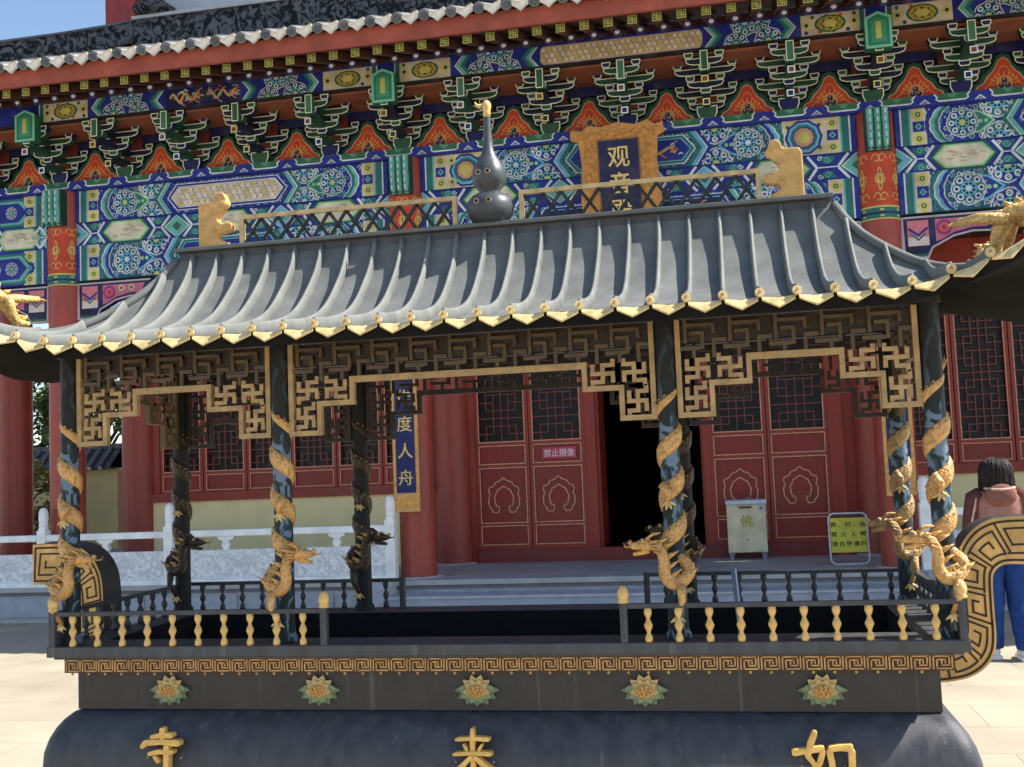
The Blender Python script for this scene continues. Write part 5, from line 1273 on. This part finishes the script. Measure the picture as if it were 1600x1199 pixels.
m = M(); m.add([(-9,8.0,10.6),(9,8.0,10.6),(9,20,10.6),(-9,20,10.6),(-5,13,13.5),(5,13,13.5),(5,15,13.5),(-5,15,13.5)],[(0,1,5,4),(1,2,6,5),(2,3,7,6),(3,0,4,7),(4,5,6,7),(3,2,1,0)],cTL); m.build('upper_roof', MATS['grey_tile'], hall)
m = M(); m.box(-6.6,6.6,9.81,19.5,7.3,10.4,lin(150,56,50)); m.build('upper_storey', PLASTER, hall)
# rest of the lower roof (sides and back) so that the hall is closed above
m = M(); m.add([(-10.95,6.72,6.40),(-10.95,21,6.40),(-7.3,19.6,7.9),(-7.3,9.1,7.6)],[(0,1,2,3)],cTL); m.add([(10.95,6.72,6.40),(10.95,21,6.40),(7.3,19.6,7.9),(7.3,9.1,7.6)],[(0,1,2,3)],cTL); m.add([(-10.95,21,6.4),(10.95,21,6.4),(7.3,19.6,7.9),(-7.3,19.6,7.9)],[(0,1,2,3)],cTL); m.build('side_roofs', MATS['grey_tile'], hall)

# ================================================================ things hung on the hall or standing on its porch
cPLQ = lin(190,132,62); cCHAR = lin(226,196,120)
pq = thing('name_plaque', (-.1, 8.0, 4.15), 'large gold framed plaque with three gold characters on navy, hung over the doorway', 'plaque')
def tilt(p): return Vector((p.x, p.y-(p.z-4.2)*.16, p.z))
m = M(); wv = [(-.43,4.15),(.43,4.15),(.45,4.6),(.42,5.0),(.44,5.26),(.52,5.30),(.50,5.40),(.40,5.38),(.34,5.44),(.20,5.40),(.0,5.44),(-.18,5.40),(-.33,5.43),(-.40,5.37),(-.52,5.40),(-.53,5.29),(-.44,5.26),(-.42,5.0),(-.45,4.6)]
m.prism([(-.09+a,b) for a,b in wv], 8.03, 8.09, cPLQ); 
for i in range(26):
    t = i/26; 
    for s in (-1,1): m.ball((-.09+s*(.32+.03*sin(i*2.2)),8.03,4.2+1.15*t),.035+.012*sin(i*3.1),cPLQ,7,5,(1,.5,1))
for i in range(20): m.ball((-.09-.42+.84*i/19,8.03,5.31+.03*sin(i*2.4)),.035,cPLQ,7,5,(1.2,.5,.8))
m.xf(tilt).build('carved_frame', GOLD, pq)
m = M(); m.box(-.31,.13,8.0,8.029,4.30,5.24,lin(26,28,78)); m.box(-.325,.145,8.012,8.0295,4.285,5.255,lin(150,110,70)); m.xf(tilt).build('navy_panel', PAINT, pq)
for i, ch in enumerate('观音殿'): m = M(); write(m, ch, -.09, 7.997, 5.06-.29*i, .25, cCHAR, .006, .008); m.xf(tilt).build('gold_character', GOLD, pq)
def couplet(x, text, label):
    y = 8.13; c = thing('couplet_board', (x, y, 1.2), label, 'couplet board', 'couplet boards on the porch columns')
    m = M(); m.box(x-.155,x+.155,y-.02,y+.02,1.2,3.75,lin(214,160,90)); m.build('gold_board', GOLD, c, bevel=.006)
    m = M(); m.box(x-.115,x+.115,y-.026,y-.0205,1.42,3.70,lin(28,38,100)); m.build('blue_panel', PAINT, c)
    m = M()
    for i in range(9): m.ball((x-.12+.03*i, y-.021, 1.31+.03*sin(i*2)), .03, lin(226,170,80), 8, 5, (1,.35,1))
    m.build('carved_foot', GOLD, c)
    n = len(text)
    for i, ch in enumerate(text): m = M(); write(m, ch, x, y-.028, 3.62-(i+.5)*(3.62-1.44)/n, .19, cCHAR, .005, .006); m.build('gold_character', GOLD, c)
couplet(-2.74, '苦海常作度人舟', 'vertical blue and gold board of gold characters on the column left of the doors')
couplet(2.70, '千处祈求千处应', 'vertical blue and gold board on the column right of the doors, behind the burner pillars')
# no-photography sign
sg = thing('warning_sign', (-1.25, 10.06, 1.75), 'small red sign with white characters stuck on a closed door leaf', 'sign')
m = M(); m.box(-1.475,-1.03,10.058,10.066,1.765,1.905,lin(226,84,112)); m.build('sign_plate', PAINT, sg)
for i, ch in enumerate('禁止摄像'): m = M(); write(m, ch, -1.405+.102*i, 10.056, 1.835, .105, lin(245,240,240), .002, .008); m.build('white_character', PAINT, sg)
# offering box
bxo = thing('offering_box', (1.09, 9.84, ZF), 'square beige metal offering box on short legs in front of the red doors', 'donation box')
x0, x1, y0, y1 = .845, 1.335, 9.62, 10.0
cBX = lin(214,202,170)
m = M(); m.box(x0+.01,x1-.01,y0,y1,.52,1.10,cBX); m.build('body', mat('worn_enamel', .45, noise=.25, nscale=5, rnoise=.1), bxo, bevel=.012)
m = M(); m.box(x0,x1,y0-.012,y1+.01,1.1005,1.155,lin(196,206,216)); m.build('lid', MATS['worn_enamel'], bxo, bevel=.01)
m = M(); m.box(x0+.16,x0+.31,y0-.006,y0,1.055,1.075,lin(90,80,60)); m.tube([(x0+.15,y0-.008,1.08),(x0+.235,y0-.014,1.083),(x0+.32,y0-.008,1.08)],.008,lin(190,176,140),6); m.build('slot', PAINT, bxo)
m = M(); m.box(x1-.10,x1-.035,y0-.004,y0,1.02,1.09,lin(190,200,210)); m.ball((x1-.067,y0-.004,1.055),.014,lin(60,60,70),8,5,(1,.4,1)); m.build('lock_plate', PAINT, bxo)
m = M(); write(m, '佛', (x0+x1)/2, y0-.003, .90, .16, lin(196,180,70), .003, .01); m.build('painted_character', PAINT, bxo)
m = M(); m.add([(1.09,y0-.002,.66),(1.115,y0-.002,.70),(1.09,y0-.002,.68),(1.065,y0-.002,.70)],[(0,1,2,3)],lin(140,120,90)); m.build('lotus_mark', PAINT, bxo)
for sx in (x0+.05,x1-.05):
    for sy in (y0+.05,y1-.05):
        m = M(); m.lathe([(.022,0),(.028,.05),(.045,.09)], sx, sy, ZF, lin(150,156,166), 10); m.build('leg', PAINT, bxo)
# yellow notice stand
ns = thing('notice_stand', (2.19, 8.8, ZF), 'small folding stand with a yellow notice and rounded white metal frame on the porch', 'sign')
cW = lin(206,208,212)
def ufr(yb, yt):
    x0, x1, r_ = 1.985, 2.40, .06; q = []
    for cx, cz, a in ((x1-r_,ZF+r_+.012,-pi/2),(x1-r_,1.0-r_,0),(x0+r_,1.0-r_,pi/2),(x0+r_,ZF+r_+.012,pi)):
        for i in range(6):
            t = a+pi/2*i/5; q.append((cx+r_*cos(t), cz+r_*sin(t)))
    q.append(q[0]); return [Vector((a, yb+(yt-yb)*(b-ZF)/.57, b)) for a, b in q]
m = M(); m.tube(ufr(8.72,8.80), .011, cW, 8, cap=False); m.build('front_frame', mat('white_tube', .35), ns, smooth=True)
m = M(); m.tube([p+Vector((.02,0,-.03)) for p in ufr(8.98,8.83)], .010, lin(70,74,84), 8, cap=False); m.build('rear_frame', MATS['white_tube'], ns, smooth=True)
m = M(); f_ = lambda z: 8.72+.08*(z-ZF)/.57
m.add([(2.0,f_(.57)-.006,.57),(2.385,f_(.57)-.006,.57),(2.385,f_(.95)-.006,.95),(2.0,f_(.95)-.006,.95),(2.0,f_(.57)+.004,.57),(2.385,f_(.57)+.004,.57),(2.385,f_(.95)+.004,.95),(2.0,f_(.95)+.004,.95)],[(0,1,2,3),(7,6,5,4),(0,4,5,1),(1,5,6,2),(2,6,7,3),(3,7,4,0)],lin(226,222,84)); m.build('yellow_board', PAINT, ns)
m = M(); cK = lin(86,84,20)
for r_, (row, n) in enumerate((('香、灯、烛',5),('禁止入殿',4),('请自觉遵行',5))):
    for i, ch in enumerate(row):
        z = .875-.107*r_; write(m, ch, 2.035+.315*i/(n-1), f_(z)-.0085, z, .068, cK, .002, .012)
m.build('notice_characters', PAINT, ns)
# metal pole standing in the burner
mp_ = M(); mp_.tube([(.99,.70,.82),(.965,.87,1.17)], .013, lin(150,160,172), 10); o = mp_.build('metal_pole', mat('dull_steel', .35, metal=.6, noise=.15), None, smooth='auto'); tag(o, 'thin grey metal pole leaning inside the burner against the rear railing', 'pole')

# ================================================================ courtyard wall and trees at the left
cw = thing('courtyard_wall', (-17, 15.1, 0), 'yellow courtyard wall with dark tiled coping behind the left end of the hall', 'wall')
m = M(); m.box(-32,-10.6,15.0,15.3,0,1.95,lin(236,212,150)); m.build('plastered_wall', PLASTER, cw)
m = M(); m.prism([(0,0),(1,0)],0,1,cTL) if False else None
m.add([(-32,14.72,1.98),(-10.6,14.72,1.98),(-10.6,15.15,2.35),(-32,15.15,2.35),(-32,15.58,1.98),(-10.6,15.58,1.98)],[(0,1,2,3),(3,2,5,4),(0,4,5,1)],cTL)
x = -31.9
while x < -10.6:
    m.tube([(x,14.70,1.985),(x,15.15,2.37)],.05,lin(110,112,116),8); m.ball((x,14.70,1.985),.05,lin(190,190,188),7,5,(1,.4,1)); x += .22
m.box(-32,-10.6,15.1,15.2,2.34,2.44,cTL); m.build('tile_coping', MATS['grey_tile'], cw)
def foliage(n, rx, rz, cz, size, cols, clumps=14, shape='round'):
    m = M(); C_ = []
    for i in range(clumps):
        a = random.random()*2*pi; h = random.random()*2-1
        if shape == 'cone': rr = rx*(.5-.5*h)*(.5+.5*random.random())
        else: rr = rx*sqrt(max(0,1-h*h))*(.55+.4*random.random())
        C_.append((Vector((rr*cos(a), rr*sin(a), cz+h*rz)), (.22+.2*random.random())*rx, random.choice(cols)))
    for i in range(n):
        c, r_, col = random.choice(C_)
        v = Vector((random.gauss(0,1),random.gauss(0,1),random.gauss(0,1))).normalized()*r_*random.random()**.4
        p_ = c+v; d1 = Vector((random.gauss(0,1),random.gauss(0,1),random.gauss(0,.6))).normalized()*size*(.6+.8*random.random()); d2 = d1.cross(Vector((random.gauss(0,1),random.gauss(0,1),random.gauss(0,1)))).normalized()*size*.42
        k_ = .75+.5*random.random(); cc = (col[0]*k_,col[1]*k_,col[2]*k_,1)
        m.add([p_-d1, p_+d2, p_+d1, p_-d2],[(0,1,2,3)],cc)
    return m, C_
def tree(x, y, h, rx, cols, label, n=3800, size=.09, shape='round', trunk=.12):
    t = thing('tree', (x,y,0), label, 'tree', 'trees left of the hall')
    m, C_ = foliage(n, rx, h*.36, h*.62, size, cols, 22, shape); m.xf(lambda p: Vector((p.x+x,p.y+y,p.z))).build('crown', LEAF, t)
    k = M(); cb = lin(84,66,52); k.tube([(x,y,0),(x+.05,y,h*.3),(x-.03,y+.04,h*.6),(x,y,h*.9)],[trunk,trunk*.8,trunk*.5,trunk*.15],cb,9)
    for c, r_, _ in C_[:12]: k.tube([(x,y,max(.3*h,c.z*.7)),(x+c.x*.6,y+c.y*.6,c.z*.92),(x+c.x,y+c.y,c.z)],[trunk*.4,trunk*.25,trunk*.08],cb,6)
    k.build('trunk', mat('bark', .9, noise=.3, bump=.5, bscale=25), t)
dk = [lin(58,84,48),lin(76,104,56),lin(50,74,50)]; lt = [lin(120,140,66),lin(150,160,84),lin(96,124,60)]
tree(-15.6,18.5,5.2,1.5,dk,'dark green tree seen through the gap beside the leftmost column',5200,.10)
tree(-13.6,19.5,5.8,1.5,[lin(74,98,58),lin(100,120,70)],'tall grey-green tree between the two left columns behind the courtyard wall',5200,.10)
tree(-12.2,17.0,3.9,1.0,lt,'yellow-green tree rising above the tiled coping of the courtyard wall',3600,.09)
tree(-11.6,13.6,2.1,.62,[lin(170,170,96),lin(140,150,80),lin(196,190,120)],'small pale shrub-like tree in front of the yellow courtyard wall',1700,.07,'round',.05)
tree(-13.0,13.2,1.9,.8,lt,'low bushy tree at the far left in front of the courtyard wall',2200,.07,'round',.05)

# ================================================================ visitor
def skin_mesh(chains, name, m, parent, col, sub=2, root=0):
    """one continuous surface grown from a joint skeleton: list of (index,parent,co,rx,ry)"""
    me = bpy.data.meshes.new('skel'); me.from_pydata([c[2] for c in chains], [(c[0],c[1]) for c in chains if c[1] is not None], [])
    ob = bpy.data.objects.new('skel', me); COL.objects.link(ob)
    ob.modifiers.new('skin','SKIN'); sv = me.skin_vertices[0].data
    for c in chains: sv[c[0]].radius = (c[3], c[4]); sv[c[0]].use_root = (c[0] == root)
    sb = ob.modifiers.new('sub','SUBSURF'); sb.levels = sub; sb.render_levels = sub
    dg = bpy.context.evaluated_depsgraph_get(); res = bpy.data.meshes.new_from_object(ob.evaluated_get(dg))
    q = M(); q.add([v.co.copy() for v in res.vertices],[tuple(p.vertices) for p in res.polygons],col)
    bpy.data.objects.remove(ob); bpy.data.meshes.remove(me); bpy.data.meshes.remove(res)
    return q
PX, PY = 3.03, 5.27
per = thing('person', (PX,PY,0), 'woman with dark bobbed hair seen from behind in pink-brown jacket, blue trousers and white shoes', 'person')
cSK = lin(214,164,136)
J = []
def j(co, rx, ry, par): J.append((len(J), par, Vector(co), rx, ry)); return len(J)-1
pel = j((0,0,.86),.13,.10,None); wai = j((0,.01,1.02),.115,.085,pel); che = j((0,.015,1.20),.125,.09,wai); nk0 = j((0,.0,1.325),.06,.055,che); nk = j((0,.015,1.38),.047,.047,nk0); hd0 = j((0,.03,1.445),.075,.085,nk); hd1 = j((0,.035,1.50),.076,.09,hd0)
for s in (-1,1):
    sh = j((s*.15,.0,1.285),.062,.058,che); el = j((s*.205,.02,1.03),.042,.042,sh); fo = j((s*.20,.10,.86),.034,.034,el); wr = j((s*.19,.15,.79),.024,.028,fo); pa = j((s*.185,.175,.735),.036,.018,wr)
    for i,(dx,l) in enumerate(((-.026,.055),(-.009,.068),(.009,.066),(.024,.052))):
        f0 = j((s*.185+dx,.185,.70),.010,.009,pa); f1_ = j((s*.185+dx*1.1,.195,.70-l*.55),.009,.008,f0); j((s*.185+dx*1.1,.19,.70-l),.007,.007,f1_)
    t0 = j((s*.155,.19,.75),.011,.010,pa); j((s*.14,.205,.715),.009,.008,t0)
    hp_ = j((s*.085,.0,.80),.095,.095,pel); kn_ = j((s*.09+(.0 if s>0 else -.01),.015*s,.46),.062,.062,hp_); an = j((s*.095,-.03-.05*s,.10),.038,.042,kn_); j((s*.10,.07-.05*s,.045),.035,.03,an)
b_ = skin_mesh(J,'body',SKIN,per,cSK)
b_.xf(lambda p: Vector((PX+p.x,PY+p.y,p.z))); b_.build('body', SKIN, per, smooth=True)
def loft(m, rings, col, n=20, cap=True):
    b0 = len(m.v)
    for (cx,cy,cz,rx,ry) in rings:
        for i in range(n):
            t = 2*pi*i/n; m.v.append((PX+cx+rx*cos(t), PY+cy+ry*sin(t), cz))
    for i in range(len(rings)-1):
        for jx in range(n): m.f.append((b0+i*n+jx,b0+i*n+(jx+1)%n,b0+(i+1)*n+(jx+1)%n,b0+(i+1)*n+jx)); m.c.append(col)
    if cap:
        m.f.append(tuple(b0+jx for jx in reversed(range(n)))); m.c.append(col); m.f.append(tuple(b0+(len(rings)-1)*n+jx for jx in range(n))); m.c.append(col)
cJ = lin(158,116,106)
m = M(); JR = [(0,0,.80,.185,.14),(0,0,.815,.192,.146),(0,0,.84,.19,.145),(0,.0,.95,.178,.13),(0,.005,1.06,.175,.125),(0,.01,1.18,.19,.13),(0,.01,1.26,.195,.12)]
J2 = []
for r0, r1_ in zip(JR, JR[1:]): J2 += [tuple(r0[q]+(r1_[q]-r0[q])*t/4 for q in range(5)) for t in range(4)]
loft(m, J2+[JR[-1],(0,.01,1.315,.16,.095),(0,.012,1.35,.09,.07),(0,.015,1.385,.065,.062)],cJ,36)
from mathutils import noise as NZ
def folds(p, a=.010, f=9): k_ = NZ.noise(Vector((p.x*f, p.y*f, p.z*f*.45)))*a+NZ.noise(Vector((p.x*f*2.3, p.y*f*2.3, p.z*f*1.4)))*a*.5; d_ = Vector((p.x-PX, p.y-PY, 0)); return p+(d_.normalized()*k_ if d_.length > 1e-4 else d_)
m.xf(folds).build('jacket', CLOTH, per, smooth=True)
m = M(); m.tube([(PX+.072*cos(t), PY+.013+.070*sin(t), 1.372+.012*sin(t)) for t in [2*pi*i/20 for i in range(21)]], .019, lin(120,84,72), 8, cap=False)
m.tube([(PX+.188*cos(t), PY+.143*sin(t), .812) for t in [2*pi*i/28 for i in range(29)]], .016, lin(112,76,68), 8, cap=False)
m.build('hem_and_collar', CLOTH, per, smooth=True); m = M(); m.ball((PX,PY-.098,1.285), .095, lin(128,88,80), 18, 12, (1.25,.52,1.0)); m.tube([(PX-.112,PY-.07,1.345),(PX-.06,PY-.125,1.335),(PX,PY-.138,1.332),(PX+.06,PY-.125,1.335),(PX+.112,PY-.07,1.345)], .012, lin(206,168,152), 7)
m.build('hood', CLOTH, per, smooth=True)
for s, c in ((-1,lin(98,62,58)),(1,lin(120,78,70))):
    m = M(); m.tube([(PX+s*.125,PY,1.30),(PX+s*.175,PY+.0,1.27),(PX+s*.205,PY+.005,1.15),(PX+s*.222,PY+.02,1.03),(PX+s*.215,PY+.07,.93),(PX+s*.2,PY+.13,.82)],[.06,.076,.066,.06,.056,.05],c,14)
    if s < 0:
        m.tube([(PX-.176,PY-.070,1.27),(PX-.215,PY-.058,1.10),(PX-.225,PY-.036,1.0)],[.008,.008,.008],lin(216,170,156),6); m.tube([(PX-.176,PY-.066,1.24),(PX-.20,PY-.06,1.16)],[.006,.006],lin(222,180,164),6)
    m.xf(lambda p: p+Vector((1,.6,0))*NZ.noise(Vector((p.x*6,p.y*6,p.z*22)))*.007).build('sleeve', CLOTH, per, smooth=True)
m = M(); cT = lin(40,68,128)
for s in (-1,1):
    o_ = -.03-.05*s
    LP = [((PX+s*.07,PY,.90),.115),((PX+s*.09,PY,.78),.118),((PX+s*.10,PY+.01,.62),.102),((PX+s*.098,PY+.012*s,.46),.088),((PX+s*.105,PY-.01-.02*s,.28),.08),((PX+s*.105,PY+o_,.14),.076),((PX+s*.105,PY+o_+.004,.09),.07)]
    LQ = []
    for (pa_, ra_), (pb_, rb_) in zip(LP, LP[1:]): LQ += [(Vector(pa_).lerp(Vector(pb_), t/5), ra_+(rb_-ra_)*t/5) for t in range(5)]
    LQ.append((Vector(LP[-1][0]), LP[-1][1])); m.tube([q[0] for q in LQ],[q[1] for q in LQ],cT,18)
loft(m,[(0,0,.74,.16,.115),(0,0,.80,.17,.125),(0,0,.90,.165,.12)],cT,22); m.xf(lambda p: p+Vector((1,.8,0))*(NZ.noise(Vector((p.x*9,p.y*9,p.z*7)))*.010+NZ.noise(Vector((p.x*5,p.y*5,p.z*26)))*.006)).build('trousers', CLOTH, per, smooth=True)
for s in (-1,1):
    o_ = -.03-.05*s; m = M(); cS_ = lin(226,224,220); X = PX+s*.105; Y = PY+o_
    m.box(X-.046,X+.046,Y-.075,Y+.185,.002,.032,lin(236,234,230)); m.ball((X,Y+.02,.06),.06,cS_,14,9,(.8,1.35,.9)); m.ball((X,Y+.11,.045),.05,cS_,14,9,(.9,1.4,.75)); m.build('shoe', mat('shoe_leather', .5), per, smooth=False, bevel=.01)
def hairf(u, v):
    th = u*2*pi; ph = v
    # crown to shoulder length bob, flaring at the tips
    if ph < .5:
        a = ph/.5*pi/2; r_ = sin(a); z = 1.475+.115*cos(a)
    else:
        t = (ph-.5)/.5; r_ = 1+.10*t-.25*max(0,t-.75); z = 1.475-.215*t+.012*sin(th*7)*t
    w_ = 1+.025*sin(th*19)+.02*sin(th*31+ph*5)
    front = max(0, sin(th))                                          # open towards the face (+y)
    r_ *= (1-.32*front*(1 if ph > .35 else ph/.35))
    return (PX+.124*r_*w_*cos(th), PY+.028+.122*r_*w_*sin(th), z)
m = M(); m.grid(lambda u, v: tuple(Vector(hairf(u,v))*.97+Vector((PX,PY+.028,1.475))*.03), 64, 26, lin(20,17,18))
for i in range(230):                                               # separate locks falling from the crown
    u = i/230+random.random()*.01; j_ = random.random(); c0 = Vector((PX,PY+.028,1.475)); pts = []
    for q in range(9):
        v_ = .06+.20*j_+(.92+.08*random.random()-.06-.20*j_)*q/8; pp = Vector(hairf(u+.02*sin(q*.7+i), min(v_,1))); pts.append(c0+(pp-c0)*(1.0+.018*sin(i*1.7)+.012*q/8*sin(i*2.9))-Vector((0,0,.010*(q/8)**3*sin(i*5.1))))
    m.tube(pts,[.004,.006,.0065,.0065,.006,.006,.0055,.0045,.001],lin(34,26,24) if i % 3 else lin(46,34,29),5)
m.build('hair', mat('hair', .6, noise=.25, nscale=30, spec=.25, streak=.2), per, smooth=True)
m = M()
for s in (-1,1): m.ball((PX+s*.032,PY+.122,1.485),.011,lin(240,236,230),8,6); m.ball((PX+s*.032,PY+.130,1.485),.006,cBLACK,6,5)
m.ball((PX,PY+.132,1.455),.015,cSK,8,6,(.8,1,1.3)); m.ball((PX,PY+.120,1.415),.02,lin(180,90,86),8,5,(1.2,.5,.35)); m.build('face', SKIN, per, smooth=True)
